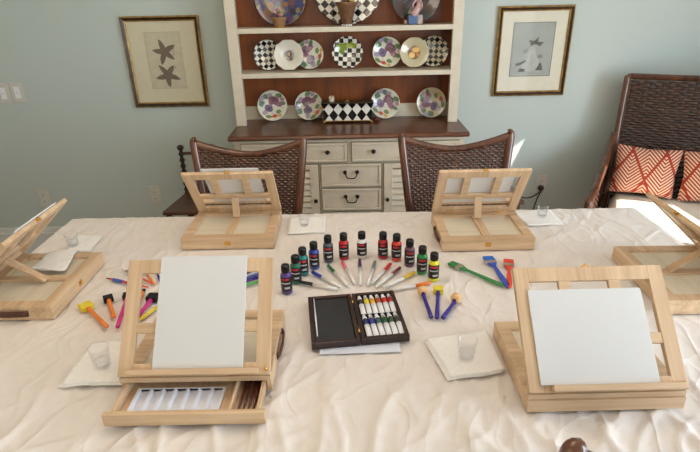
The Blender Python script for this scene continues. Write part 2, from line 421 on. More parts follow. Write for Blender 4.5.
def canvas_on(easel_args, label, w, h, v0, du=0.0, rot=0.0):
    loc, rz, ang, L = easel_args; th = .012
    m = MB().box(-w/2, w/2, 0, h, 0, .0032)
    o = m.build('canvas_panel', M['canvas'], None, .0006)
    mw = Matrix.Translation(loc) @ Matrix.Rotation(rz, 4, 'Z') @ Matrix.Translation((0, .004, EH+.0005)) @ Matrix.Rotation(ang, 4, 'X') @ Matrix.Translation((du, v0+.0004, th+.0006)) @ Matrix.Rotation(rot, 4, 'Z')
    o.matrix_world = mw
    return tag(o, label, 'canvas', 'blank white canvas panels on the easels')
R = math.radians
ES = [
 ('open pale wood box easel nearest on the left with its drawer pulled out', (-.336, .858, T), 0, R(49.5), .247, .014, .087, 'tall blank white canvas on the near left easel above the open drawer', .188, .238, .014, .008),
 ('closed-drawer pale wood box easel at the near right holding a wide canvas', (.489, .79, T), R(.6), R(46), .25, .013, 0, 'wide blank white canvas on the near right easel', .232, .188, .013, -.016),
 ('pale wood box easel in front of the left wicker chair seen from behind', (-.416, 1.772, T), PI-R(0), R(55), .226, .045, 0, 'blank canvas on the easel before the left wicker chair, its edge above the lid', .19, .192, .045, -.01),
 ('pale wood box easel in front of the right wicker chair seen from behind', (.430, 1.718, T), PI+R(.3), R(58), .224, .045, 0, 'blank canvas on the easel before the right wicker chair, seen through its lid', .232, .168, .045, .01),
 ('pale wood box easel at the left end of the table facing left', (-1.037, 1.298, T), -PI/2, R(44), .25, .05, 0, 'blank canvas edge on behind the left end easel lid', .2, .207, .05, 0),
 ('pale wood box easel at the right end of the table beside the settee', (1.043, 1.265, T), PI/2-R(1), R(42), .25, .05, 0, 'blank canvas leaning on the right end easel near the settee', .2, .15, .05, 0),
]
easels = []
for (lab, loc, rz, ang, L, lv, dr, clab, cw, chh, cv, du) in ES:
    by = {0: .12}.get(rz, .085)
    if abs(rz-PI) < .1: by = .062
    if lab.find('end of') > 0: by = .17
    if dr or 'near right' in lab: by = .15
    easels.append(make_easel(lab, loc, rz, ang, L, lv, dr, by, {0: .316, 2: .304, 3: .298}.get(len(easels), .31), {2: .232, 3: .226}.get(len(easels), .25), .022 if 'left end' in lab else 0))
    canvas_on((loc, rz, ang, L), clab, cw, chh, cv, du, 0)
# palette with seven wells lying in the open drawer
D0 = Vector((-.333, .858, T))
pal = MB(); nwl = 7; pw, pd = .178, .076; x0 = -.122; y0 = -.076; zb = .0085; zt = .0145
def quad(m, x0, x1, y0, y1, z): m.add([(x0, y0, z), (x1, y0, z), (x1, y1, z), (x0, y1, z)], [(0, 1, 2, 3)])
for k in range(nwl):
    a = x0+pw*k/nwl; b = x0+pw*(k+1)/nwl; r = .0022; dv = [(a, zt), (a+r, zt), (a+r+.004, zb+.0005), (b-r-.0015, zb+.002), (b-r, zt), (b, zt)]
    for (xa, za), (xb, zb2) in zip(dv[:-1], dv[1:]):
        pal.add([(xa, y0+.004, za), (xb, y0+.004, zb2), (xb, y0+pd-.004, zb2), (xa, y0+pd-.004, za)], [(0, 1, 2, 3)])
    pal.add([(a, y0+.004, zt), (a+r, y0+.004, zt), (a+r+.004, y0+.004, zb+.0005), (b-r-.0015, y0+.004, zb+.002), (b-r, y0+.004, zt), (b, y0+.004, zt)], [(1, 2, 3, 4)])
    pal.add([(a, y0+pd-.004, zt), (a+r, y0+pd-.004, zt), (a+r+.004, y0+pd-.004, zb+.0005), (b-r-.0015, y0+pd-.004, zb+.002), (b-r, y0+pd-.004, zt), (b, y0+pd-.004, zt)], [(1, 2, 3, 4)])
pal.box(x0, x0+pw, y0, y0+.004, zb, zt); pal.box(x0, x0+pw, y0+pd-.004, y0+pd, zb, zt); pal.box(x0-.003, x0, y0, y0+pd, zb, zt); pal.box(x0+pw, x0+pw+.003, y0, y0+pd, zb, zt)
tag(pal.build('paint_palette', M['palette'], None, loc=D0), 'white plastic palette with seven wells in the open drawer', 'palette')
brown_stick = wood('reddish brown brush handle', (104, 52, 36), (70, 32, 22), 1, 30, .3, .1, .4)
for k, (a, b) in enumerate([((.097, -.073), (.101, .09)), ((.107, -.075), (.110, .095)), ((.117, -.07), (.118, .09)), ((.127, -.075), (.125, .09)), ((.134, -.068), (.133, .085))]):
    t = thing('paint_brush', 'reddish brown brush lying in the narrow right compartment of the drawer', 'brush', (D0.x+a[0], D0.y+a[1], T+.0125), 0, 'brown brushes in the drawer')
    dx, dy = b[0]-a[0], b[1]-a[1]
    MB().tube([(0, 0, 0), (dx*.25, dy*.25, 0), (dx*.6, dy*.6, 0), (dx*.75, dy*.75, 0)], [.0018, .0032, .004, .003], 8).build('handle', brown_stick, t)
    MB().tube([(dx*.75, dy*.75, 0), (dx*.86, dy*.86, 0)], .003, 8).build('ferrule', M['brass'], t)
    MB().tube([(dx*.86, dy*.86, 0), (dx*.93, dy*.93, 0), (dx, dy, 0)], [.003, .0034, .001], 8).build('bristles', M['black'], t)

# ------------------------------------------------------------------ paint bottles
def label_mat(name, tint):
    N = NT(name); co = N.xyz(N.coord()); x, z = co[0], co[2]
    def band(v, a, b): return N.math('MULTIPLY', N.math('GREATER_THAN', v, a), N.math('LESS_THAN', v, b))
    c = N.mix(0.0, lin((20, 18, 22)), lin((0, 0, 0)))
    red = N.math('MULTIPLY', band(z, .044, .050), band(x, -.010, .010))
    c = N.mix(red, c, lin((196, 52, 56)))
    n = N.noise(N.vmath('MULTIPLY', N.coord(), (1, 1, .2)), 900, 1)
    line = N.math('MULTIPLY', N.math('MULTIPLY', band(z, .0335, .0365), band(x, -.012, .012)), N.math('GREATER_THAN', n.outputs[0], .38))
    c = N.mix(line, c, lin((206, 206, 210)))
    lo = N.math('MULTIPLY', band(z, .0175, .0235), band(x, -.003, .011))
    c = N.mix(lo, c, lin((190, 190, 194)))
    N.color(c); N.b.inputs['Roughness'].default_value = .35; return N.m
BT = [('purple', (92, 66, 140), (287, 293), 'at the left end of the arc'), ('dark green', (24, 104, 82), (296.5, 283), 'tucked behind the purple one'), ('teal', (20, 128, 124), (303.5, 274.5), 'between the dark green and blue ones'),
      ('blue', (44, 62, 152), (314.5, 268.5), 'between the teal and charcoal ones'), ('charcoal blue', (72, 76, 92), (328.5, 261.5), 'left of the red one'), ('red', (190, 34, 40), (344, 259), 'left of the white one'),
      ('white', (236, 232, 226), (362, 257.5), 'at the top of the arc'), ('crimson', (178, 30, 44), (383, 258), 'right of the white one'), ('orange red', (222, 62, 36), (396.5, 260), 'right of the crimson one'),
      ('maroon grey', (110, 66, 80), (409.5, 266), 'right of the orange red one'), ('bright green', (26, 138, 62), (422, 273.5), 'left of the yellow one'), ('lemon yellow', (226, 222, 44), (433.5, 280.5), 'at the right end of the arc')]
bot_mesh = None
for nm, rgb, (px, py), where in BT:
    c = at_z(px, py, T); c.y += .006
    t = thing('paint_bottle', '%s acrylic paint bottle with black cap %s' % (nm, where), 'paint bottle', (c.x, c.y, T), random.uniform(-.15, .15), 'acrylic paint bottles in an arc')
    m = MB().lathe([(.0135, 0), (.0155, .002), (.0155, .055), (.0145, .059), (.0105, .0625), (.010, .066)], 24)
    m.build('bottle', plain(nm+' paint', rgb, .3, 0, .03), t)
    MB().lathe([(.01565, .010), (.0158, .0105), (.0158, .0525), (.01565, .053)], 32, cap=False).build('label', label_mat(nm+' label', rgb if nm not in ('white',) else (120, 116, 110)), t)
    cp = MB(); prof = [(.0112, .0645), (.0116, .066), (.0114, .084), (.0104, .0865), (.003, .087)]; cp.lathe(prof, 28)
    for k in range(20):
        a = 2*PI*k/20; cp.box(-.0004, .0004, .0108, .012, .067, .083, Matrix.Rotation(a, 4, 'Z'))
    cp.build('cap', M['black'], t)

# ------------------------------------------------------------------ fan of markers
MK = [('black', (34, 26, 28), (299.5, 282), (338, 289.5)), ('blue', (36, 54, 160), (312, 272), (341, 287.5)), ('green', (32, 108, 62), (328, 265.6), (348, 286)), ('pink', (226, 108, 136), (342, 261.5), (354.6, 284)),
      ('dark purple', (70, 34, 84), (359.6, 260), (360.5, 284.5)), ('grey green', (112, 128, 116), (375, 261.5), (367.5, 285)), ('red', (206, 40, 40), (390.7, 264), (371.6, 283.5)), ('maroon', (112, 44, 62), (400.3, 267.8), (375.8, 287)),
      ('yellow', (226, 190, 44), (414.7, 272.7), (383, 288)), ('orange', (236, 124, 40), (430.5, 283), (388, 291))]
white_barrel = plain('white marker barrel', (232, 228, 222), .35, 0, .02)
def marker(label, rgb, a, b, r=.0052, capf=.36, group='colour markers in a fan', barrel=None, name='marker'):
    L = (b-a).length; d = (b-a)/L; rz = math.atan2(d.y, d.x)
    t = thing(name, label, 'marker', (a.x, a.y, T+r+.0006), rz, group)
    mm = plain(label[:24], rgb, .3, 0, .03)
    MB().tube([(0, 0, 0), (.002, 0, 0), (L*capf, 0, 0)], [r*.7, r, r], 12).build('cap', mm, t)
    MB().tube([(L*capf, 0, 0), (L-.004, 0, 0)], r*.93, 12).build('barrel', barrel or white_barrel, t)
    MB().tube([(L-.004, 0, 0), (L, 0, 0)], [r*.7, r*.6], 10).build('end_plug', barrel and mm or M['white_pl'], t)
    MB().tube([(L*capf+.012, 0, 0), (L*capf+.035, 0, 0)], r*.88, 12).build('print_band', plain(label[:20]+' band', tuple(int(v*.5+70) for v in rgb), .4), t)
    return t
for nm, rgb, A, B in MK:
    a, b = at_z(A[0], A[1], T+.005), at_z(B[0], B[1], T+.005)
    marker('%s capped marker with white barrel in the fan behind the paint set' % nm, rgb, a, b)

# ------------------------------------------------------------------ open paint set
psr = R(6.5); PS = Vector((.013, 1.004, T))
t = thing('paint_set', 'open dark brown wooden paint box with black board and tube tray', 'paint box', (PS.x, PS.y, T+.003), psr)
wd, dd, hh = .1155, .208, .018
for s_, nm in ((-1, 'left_half'), (1, 'right_half')):
    a, b = (-wd-.001, -.001) if s_ < 0 else (.001, wd+.001)
    m = MB(); m.box(a, b, 0, dd, 0, .004); k = .010
    m.box(a, a+k, 0, dd, .004, hh); m.box(b-k, b, 0, dd, .004, hh); m.box(a+k, b-k, 0, k, .004, hh); m.box(a+k, b-k, dd-k, dd, .004, hh)
    hobj = m.build('case', M['espresso'], t, .0012)
    if s_ < 0: MB().box(a+k+.001, b-k-.001, k+.001, dd-k-.001, .004, hh-.005).build('palette_board', M['slate'], hobj, .0008)
    else: MB().box(a+k, b-k, k, dd-k, .004, .010).build('insert', M['felt'], hobj)
for hy in (.03, .16): MB().tube([(0, hy, hh-.001), (0, hy+.025, hh-.001)], .002).build('hinge', M['brass'], t)
ma = Matrix.Translation((PS.x, PS.y, T+.003)) @ Matrix.Rotation(psr, 4, 'Z')
# thin white-handled stick along the left edge of the board
q = ma @ Vector((-wd+.0145, .03, hh-.002))
s1 = MB().tube([(0, 0, 0), (0, .08, 0), (0, .17, 0)], [.0014, .0022, .0012], 8)
tag(s1.build('palette_knife', M['white_pl'], None, loc=q, rot=(0, 0, psr)), 'thin white stick along the left edge of the black board', 'stick')
TB = [((40, 36, 34), 'black', 0, 0), ((240, 216, 60), 'yellow', 1, 0), ((236, 176, 30), 'deep yellow', 2, 0), ((176, 84, 40), 'burnt orange', 3, 0), ((206, 44, 40), 'red', 4, 0), ((160, 36, 44), 'crimson', 5, 0),
      ((32, 42, 92), 'navy', 0, 1), ((54, 54, 150), 'violet blue', 1, 1), ((60, 92, 100), 'slate teal', 2, 1), ((38, 96, 60), 'green', 3, 1), ((62, 84, 52), 'olive green', 4, 1), ((66, 60, 56), 'dark grey', 5, 1)]
for rgb, nm, i, row in TB:
    ux = .0195+i*.0158; y1 = .188 if row == 0 else .098; Lt = .076 if row == 0 else .080
    q = ma @ Vector((ux, y1, .0172))
    tt = thing('paint_tube', '%s paint tube in the %s row of the open paint box' % (nm, 'back' if row == 0 else 'front'), 'paint tube', q, psr+R(2 if row == 0 else 3), 'small paint tubes in the box')
    # body flattens towards the crimped end
    prof = [(-.012, .0065, .0062), (-.020, .0068, .0060), (-Lt*.7, .0068, .0035), (-Lt+.004, .0070, .0010), (-Lt, .0070, .0006)]
    def tube_seg(p):
        m = MB(); n = 12; vs = []
        for (y, rx, rz_) in p:
            for k in range(n): aa = 2*PI*k/n; vs.append((rx*math.cos(aa), y, rz_*math.sin(aa)-(.0062-rz_)*.85))
        fs = [(a*n+k, a*n+(k+1) % n, (a+1)*n+(k+1) % n, (a+1)*n+k) for a in range(len(p)-1) for k in range(n)]
        fs += [tuple(range(n)), tuple(range((len(p)-1)*n, len(p)*n))]
        return m.add(vs, fs, True)
    sp = .50
    mid = (-Lt*sp, .0068, .0046)
    tube_seg([mid]+prof[2:]).build('tube', M['white_pl'], tt)
    tube_seg([(-.019, .0068, .0060), (-.030, .0068, .0056), mid]).build('label', plain(nm+' tube label', rgb, .4, 0, .1), tt)
    tube_seg([(-.008, .003, .003), (-.012, .0062, .0058), (-.019, .0068, .0060)]).build('shoulder', M['ferrule'] if i % 2 else M['white_pl'], tt)
    MB().lathe([(.0042, 0), (.0046, .001), (.0040, .009), (.002, .0095)], 14, Matrix.Translation((0, -.009, 0)) @ Matrix.Rotation(-PI/2, 4, 'X')).build('cap', M['white_pl'], tt)
# white sheet under the set
m = MB().box(-.094, .094, 0, .20, 0, .0018)
tag(m.build('palette_sheet', M['palette'], None, .0006, loc=(.010, .979, T+.0006), rot=(0, 0, R(1.0))), 'smooth white palette sheet sticking out beneath the paint box', 'sheet')

# ------------------------------------------------------------------ brushes and foam tools
HM = {}
def hcol(nm, rgb):
    if nm not in HM: HM[nm] = plain(nm+' lacquered handle', rgb, .25, 0, .05, 60, coat=.3)
    return HM[nm]
def frame_of(P0, P1, z):
    a, b = at_z(P0[0], P0[1], z), at_z(P1[0], P1[1], z); d = b-a
    return a, d.length, math.atan2(d.y, d.x)
def foam_brush(label, head, tail, foam, fc, hc, fw_=.022, fl=.028, th=.010, square=True):
    a, L, rz = frame_of(head, tail, T+.008)
    t = thing('foam_brush', label, 'foam brush', (a.x, a.y, T+.0088), rz, 'foam brushes on the cloth')
    if square:
        m = MB(); hw = fw_/2
        m.add([(0, -hw, -.004), (0, hw, -.004), (0, hw, .004), (0, -hw, .004), (.008, -hw, -th/2), (.008, hw, -th/2), (.008, hw, th/2), (.008, -hw, th/2), (fl, -hw, -th/2), (fl, hw, -th/2), (fl, hw, th/2), (fl, -hw, th/2)],
              [(0, 3, 2, 1), (0, 1, 5, 4), (3, 7, 6, 2), (0, 4, 7, 3), (1, 2, 6, 5), (4, 5, 9, 8), (7, 11, 10, 6), (4, 8, 11, 7), (5, 6, 10, 9), (8, 9, 10, 11)])
        m.build('foam', foam, t, .0012)
    else:
        MB().lathe([(1e-5, 0), (.008, .001), (.0115, .006), (.0115, .013), (.009, .019), (.004, .021)], 18, Matrix.Translation((0, 0, .0055)) @ Matrix.Rotation(PI/2, 4, 'Y') @ Matrix.Scale(1.22, 4), cap=False).build('sponge', foam, t)
    st = fl if square else .020
    MB().tube([(st-.002, 0, 0), (st+.006, 0, 0), (st+.03, 0, 0), (L*.8, 0, 0), (L-.002, 0, 0), (L, 0, 0)], [.006, .0066, .0052, .0058, .0055, .003], 10).build('handle', hc, t)
    return t
PUR = hcol('violet', (52, 34, 138)); ORG = hcol('orange', (240, 130, 40)); MAG = hcol('magenta', (206, 40, 130))
foam_brush('peach sponge dauber with violet handle, left of the three by the napkin', (421.5, 290.5), (431.5, 318), M['peach_foam'], 0, PUR, square=False)
foam_brush('yellow foam brush with violet handle between two peach daubers', (438.3, 287), (437, 318.5), M['yellow_foam'], 0, PUR, .028, .030, .017)
foam_brush('peach sponge dauber with violet handle, right of the yellow foam brush', (457.5, 298), (442.5, 318.5), M['peach_foam'], 0, PUR, square=False)
foam_brush('yellow foam brush with orange handle nearest the left napkin', (83.5, 304), (107, 327), M['yellow_foam'], 0, ORG, .031, .034, .017)
foam_brush('black foam brush with orange handle lying beside the yellow one', (107.5, 296), (114, 317.5), M['black_foam'], 0, ORG, .025, .028, .016)
foam_brush('black foam brush with magenta handle crossing behind the left easel stile', (129, 293), (117.5, 327.5), M['black_foam'], 0, MAG, .025, .030, .016)
foam_brush('black foam brush with magenta handle seen through the left easel lid', (156, 294), (136, 319), M['black_foam'], 0, MAG, .030, .034, .016)
foam_brush('black foam brush tip lying behind the near left easel', (143.5, 290), (138, 306), M['black_foam'], 0, ORG, .012, .016, .008)
def stick(label, A, B, parts, r=.004, name='paint_brush', group='brushes and pens lying on the cloth', cat='brush'):
    """round tool made of consecutive coloured lengths: (fraction, radius, material, part name)"""
    a, L, rz = frame_of(A, B, T+r)
    t = thing(name, label, cat, (a.x, a.y, T+r+.001), rz, group); x = 0
    for (f0, f1, ra, rb, mat, pn) in parts:
        MB().tube([(L*f0, 0, 0), (L*(f0+f1)/2, 0, 0), (L*f1, 0, 0)], [ra, (ra+rb)/2*1.04, rb], 10).build(pn, mat, t)
    return t
bl = hcol('blue grip', (44, 84, 190)); ro = hcol('red orange', (232, 84, 40)); dk = M['black']
stick('red orange brush with blue band and dark tip left of the near easel', (106, 278.3), (148, 287.5), [(0, .1, .001, .003, dk, 'bristles'), (.1, .18, .003, .0042, ro, 'collar'), (.18, .42, .0052, .0052, bl, 'band'), (.42, 1, .005, .0022, ro, 'handle')])
stick('thin orange brush with tan tip just behind the red orange one', (122.5, 269.5), (154, 284.5), [(0, .12, .001, .0028, M['peach_foam'], 'bristles'), (.12, .35, .003, .003, M['ferrule'], 'ferrule'), (.35, 1, .0042, .002, ro, 'handle')])
stick('orange stick seen in the upper left opening of the near easel', (144.5, 270.5), (154, 284), [(0, 1, .0034, .0036, ORG, 'handle')])
stick('violet stick partly hidden by the near left canvas', (156, 270), (160.5, 282), [(0, 1, .0034, .0034, PUR, 'handle')])
stick('yellow stick under the edge of the near left canvas', (157, 307.5), (139, 320.5), [(0, .9, .0045, .0045, hcol('lemon', (238, 214, 50)), 'barrel'), (.9, 1, .003, .002, hcol('lemon', (238, 214, 50)), 'tip')], cat='pen', name='pen')
for nm, rgb, A, B in [('dark teal', (28, 62, 66), (246, 273.5), (259, 268.8)), ('pale lilac', (196, 196, 226), (245, 277), (260.5, 271.2)), ('blue', (52, 84, 170), (244, 280), (260.5, 274.2)), ('violet', (70, 52, 140), (243, 282.6), (261.5, 277)), ('light green', (92, 186, 96), (243, 286.2), (262, 281))]:
    c = hcol(nm, rgb); stick('%s pen seen through the right opening of the near left easel' % nm, B, A, [(0, .3, .0036, .0045, c, 'cap'), (.3, 1, .0042, .0042, c, 'barrel')], name='pen', cat='pen')
def flat_brush(label, A, B, bw, bmat, hmat, fmat=None):
    a, L, rz = frame_of(A, B, T+.005)
    t = thing('flat_brush', label, 'brush', (a.x, a.y, T+.006), rz, 'flat brushes right of the paint bottles')
    h = bw/2
    MB().prism([(0, -h*.92), (0, h*.92), (.030, h), (.030, -h)], -.003, .003).build('bristles', bmat, t, .001)
    MB().prism([(.029, -h), (.029, h), (.043, h*.95), (.043, -h*.95)], -.0042, .0042).build('ferrule', fmat or M['ferrule'], t, .0008)
    pts = [(.043, h*.9), (.055, h*.55), (.068, h*.30), (L*.62, h*.42), (L*.85, h*.5), (L-.004, h*.35), (L, 0)]
    poly = pts + [(x, -y) for x, y in reversed(pts[:-1])]
    MB().prism(poly, -.0032, .0032).build('handle', hmat, t, .0016)
GR = hcol('green', (40, 138, 66)); BL = hcol('royal blue', (30, 74, 190)); RD = hcol('red', (222, 62, 40))
flat_brush('green flat brush lying left of the blue one', (450, 263), (504, 286.5), .026, plain('green bristles', (54, 130, 66), .8), GR)
flat_brush('blue flat brush between the green and the red ones', (487.5, 257), (508.5, 287.5), .034, plain('blue bristles', (34, 110, 206), .8), BL)
flat_brush('red flat brush beside the near right easel', (508.5, 260), (509.5, 288), .032, plain('red bristles', (226, 78, 54), .8), RD)

# ------------------------------------------------------------------ napkins and tumblers
def napkin(label, corners, layers=2, z0=None, drape=None, crumple=.0015, seed=0):
    n = 22; m = MB()
    A, B, C, Dd = [Vector((c[0], c[1], 0)) for c in corners]
    for ly in range(layers):
        vs = []; off = .0016*ly; sh = Vector((.0035*ly, .003*ly, 0))
        for j in range(n+1):
            for i in range(n+1):
                u, v = i/n, j/n; p = (A*(1-u)+B*u)*(1-v)+(Dd*(1-u)+C*u)*v + sh
                wv = noise.noise(Vector((p.x*28+seed, p.y*28, ly*3.)))
                p = p + Vector((noise.noise(Vector((p.y*20, seed, 1))), noise.noise(Vector((p.x*20, seed, 2))), 0))*crumple*1.5
                base = drape(p.x, p.y) if drape else T+.001
                vs.append((p.x, p.y, base+off+crumple*(wv+.6)))
        m.add(vs, [(j*(n+1)+i, j*(n+1)+i+1, (j+1)*(n+1)+i+1, (j+1)*(n+1)+i) for j in range(n) for i in range(n)], True)
    o = m.build('napkin', M['napkin'], None, solid=.0009)
    return tag(o, label, 'napkin', 'white paper napkins')
pz = lambda x, y: at_z(x, y, T+.001)
napkin('folded white napkin under the tumbler left of the near right easel', [pz(448, 381), pz(502, 373), pz(484, 333), pz(424, 341)], 3, seed=1)
napkin('rumpled white napkin under the tumbler left of the near left easel', [pz(59, 387), pz(124, 386), pz(124, 344), pz(90, 345)], 3, crumple=.0035, seed=5)
napkin('folded white napkin beside the far left easel', [pz(287, 234.5), pz(324, 232.5), pz(325, 217), pz(289, 218.5)], 2, crumple=.0008, seed=9)
napkin('folded white napkin beside the far right easel', [pz(527, 226), pz(563, 224.5), pz(549, 210.5), pz(511, 212)], 2, crumple=.0008, seed=13)
def drape(x, y):
    e = 1.455
    if x < -.783 and y < e: return T+EH+.0042
    k = min(1, max(0, (y-e)/.02)); return T+.001 + (EH+.001)*(1-k) if x < -.783 else T+.001
napkin('crumpled white napkin spilling over the left end easel case', [at_z(30, 272, T+EH), at_z(64, 273, T+EH), at_z(81, 247, T+EH), at_z(58, 247, T+EH)], 2, drape=drape, crumple=.005, seed=21)
napkin('small white napkin lying behind the left end easel', [(-.955, 1.535), (-.875, 1.535), (-.885, 1.65), (-.985, 1.66)], 2, crumple=.003, seed=31)
def tumbler(label, x, y, z=T+.006, r=.0215, h=.052, tilt=None):
    t = thing('tumbler', label, 'tumbler', (x, y, z), 0, 'clear plastic tumblers on napkins')
    rb = r*.74
    MB().lathe([(1e-5, .0), (rb, 0), (rb+.001, .001), (r, h), (r+.0008, h+.0008), (r-.0012, h), (rb-.001, .005), (1e-5, .004)], 32, cap=False).build('cup', M['clear'], t)
    MB().lathe([(1e-5, .0052), (rb-.0008, .0052), (rb+.001, .020), (1e-5, .020)], 28, cap=False).build('water', M['water'], t)
    return t
g = pz(466, 360); tumbler('clear tumbler of water on the near right napkin', g.x, g.y)
g = pz(104, 370); tumbler('clear tumbler of water on the near left napkin', g.x, g.y, T+.011)
g = pz(304.5, 226); tumbler('small clear tumbler on the napkin beside the far left easel', g.x, g.y, T+.0045, .020, .045)
g = pz(541.5, 217); tumbler('small clear tumbler on the napkin beside the far right easel', g.x, g.y, T+.0045, .020, .045)
tumbler('clear tumbler behind the left end easel', -.945, 1.575, T+.008, .021, .042)

# ------------------------------------------------------------------ wicker chairs
def catm(pts, n=8):
    out = []; P = [Vector(p) for p in pts]
    for i in range(len(P)-1):
        a = P[max(i-1, 0)]; b = P[i]; c = P[i+1]; d = P[min(i+2, len(P)-1)]
        for k in range(n):
            t = k/n; out.append(.5*((2*b)+(c-a)*t+(2*a-5*b+4*c-d)*t*t+(3*b-a-3*c+d)*t**3))
    out.append(P[-1]); return out
def weave(outline, z0, z1, y_of, row=.0098, stake=.0125, thick=.0022):
    """woven rattan sheet: outline(z) -> (xl, xr), top_of(x) handled by outline; rows of strands over and under the stakes"""
    m = MB(); z = z0; i = 0
    while z < z1:
        for (xl, xr) in outline(z):
            if xr-xl < .012: continue
            n = max(2, int((xr-xl)/(stake/2))); vs = []; hw = row*.46
            for k in range(n+1):
                x = xl+(xr-xl)*k/n; ph = math.cos(PI*x/stake + (PI if i % 2 else 0)); y = y_of(x, z)-ph*thick
                vs += [(x, y-.0012, z-hw), (x, y-.0024, z), (x, y-.0012, z+hw), (x, y+.0012, z+hw), (x, y+.0012, z-hw)]
            fs = [(k*5+q, k*5+(q+1) % 5, (k+1)*5+(q+1) % 5, (k+1)*5+q) for k in range(n) for q in range(5)]
            m.add(vs, fs, True)
        z += row; i += 1
    return m
def make_chair(label, loc, rz, mat, W=.438, Ht=1.006, dip=.057):
    """origin on the floor under the top rail; the chair faces -y"""
    t = thing('wicker_chair', label, 'chair', loc, rz, 'wicker dining chairs with dark wood frames')
    wt, wb = W/2, W/2-.062
    def lean(z): return -.16*max(0, (Ht-z))/.55*.55 if z > .45 else -.16*(Ht-.45)
    def ym(z): return -.17*(Ht-z) if z > .45 else -.17*(Ht-.45)
    def halfw(z): return wb+(wt-wb)*max(0, min(1, (z-.5)/(Ht-.5)))**.85
    stile = []
    for s in (-1, 1):
        pts = catm([(s*(wb), ym(.45)+.02, 0), (s*wb, ym(.45)+.005, .25), (s*wb, ym(.46), .46), (s*halfw(.7), ym(.7), .7), (s*halfw(.88), ym(.88), .88), (s*(wt-.002), 0, Ht-.014), (s*(wt-.008), .002, Ht-.002)], 6)
        rad = [.017 if p.z < .9 else .0165 for p in pts]; rad[-1] = .011; rad[-2] = .0155
        stile.append((pts, rad)); m = MB().tube(pts, rad, 12, upv=(0, 1, 0)); m.build('back_leg', M['dark_frame'], t)
        MB().tube([(s*(wb-.0), -.50, 0), (s*wb, -.50, .42)], [.014, .019], 12, upv=(0, 1, 0)).build('front_leg', M['dark_frame'], t)
    def topz(x): u = x/wt; return Ht-.010-dip*(1-abs(u)**1.7)
    pts = [(wt*(k/12-1), .002+.02*(1-(k/12-1)**2), topz(wt*(k/12-1))) for k in range(25)]
    MB().tube(pts, .0155, 12, upv=(0, 1, 0)).build('top_rail', M['dark_frame'], t)
    MB().box(-wb, wb, ym(.46)-.012, ym(.46)+.012, .43, .47).box(-wb, wb, -.51, -.49, .40, .44).box(-wb-.01, -wb+.01, -.5, ym(.46), .40, .44).box(wb-.01, wb+.01, -.5, ym(.46), .40, .44).build('seat_frame', M['dark_frame'], t, .003)
    m = MB(); m.box(-wb-.01, wb+.01, -.515, ym(.46)-.02, .441, .475); m.build('seat', mat, t, .012)
    def outl(z):
        hw = halfw(z)-.008
        if z < Ht-.010-dip-.006: return [(-hw, hw)]
        # above the dip: two shoulders
        lo = 0; x = 0
        while topz(x) < z+.006 and x < wt: x += .003
        return [(-hw, -x), (x, hw)] if x < hw else []
    yo = lambda x, z: ym(z)+.012*(1-(x/wt)**2)*min(1, max(0, (z-.5)/.2))
    m = weave(outl, .49, Ht-.02, yo)
    for k in range(-13, 14):
        x = k*.016
        zt = topz(x)-.01
        pp = [(x*(.75+.25*((z-.5)/(Ht-.5))), yo(x, z), z) for z in [.48+(zt-.48)*q/6 for q in range(7)]]
        if abs(x) < wt-.01: m.tube(pp, .0028, 5, upv=(0, 1, 0))
    m.build('woven_back', mat, t)
    return t
make_chair('wicker dining chair behind the far left easel, worn brown frame', (-.409, 2.01, 0), R(-1), M['wicker'])
make_chair('wicker dining chair behind the far right easel, sunlit at its right side', (.417, 2.03, 0), R(2), M['wicker'])
c3 = make_chair('near side wicker dining chair, only the tip of its back visible at the bottom edge', (.482, .469, 0), PI, M['wicker'])

# ------------------------------------------------------------------ antique side pieces by the hutch
def turned(z0, z1, r, n=7):
    prof = [(r*.9, z0)]; L = z1-z0
    for k in range(n):
        a = z0+L*k/n; b = L/n
        prof += [(r*.55, a+b*.08), (r*1.0, a+b*.5), (r*.55, a+b*.92)]
    prof += [(r*.5, z1), (r*1.15, z1+r*.9), (r*1.1, z1+r*1.6), (r*.3, z1+r*2.1)]
    return prof
t = thing('antique_chair', 'old brown chair with turned dark posts at the left side of the hutch', 'chair', (-.86, 2.76, 0))
MB().prism([(-.175, -.16), (.19, -.16), (.17, .17), (-.13, .17)], .445, .468).build('seat', M['old_wood'], t, .006)
for (x, y) in ((-.15, -.13), (.16, -.13)): MB().lathe([(.012, 0), (.018, .1), (.012, .15), (.02, .3), (.016, .444)], 14).build('leg', M['dark_frame'], t, loc=(x, y, 0))
for x in (-.125, .055):
    MB().lathe([(.012, 0), (.018, .1), (.012, .15), (.02, .3), (.016, .4438)]+turned(.469, .72, .017), 16).build('post', plain('near black turned wood', (44, 26, 20), .35), t, loc=(x, .148, 0))
MB().tube([(-.12, .148, .705), (.14, .148, .705)], .009, 10).build('back_rail', M['old_wood'], t)
MB().tube([(-.12, .148, .58), (.14, .148, .58)], .008, 10).build('back_rail', M['old_wood'], t)
t = thing('wooden_stool', 'low brown wooden stool at the right side of the hutch', 'stool', (.80, 2.72, 0))
MB().box(-.12, .12, -.13, .13, .47, .495).build('seat', M['old_wood'], t, .004)
MB().box(-.105, .105, -.115, .115, .40, .4695).build('apron', M['old_wood'], t, .002)
for sx_ in (-1, 1):
    for sy_ in (-1, 1): MB().lathe([(.011, 0), (.017, .3), (.018, .3995)], 12).build('leg', M['old_wood'], t, loc=(sx_*.09, sy_*.10, 0))

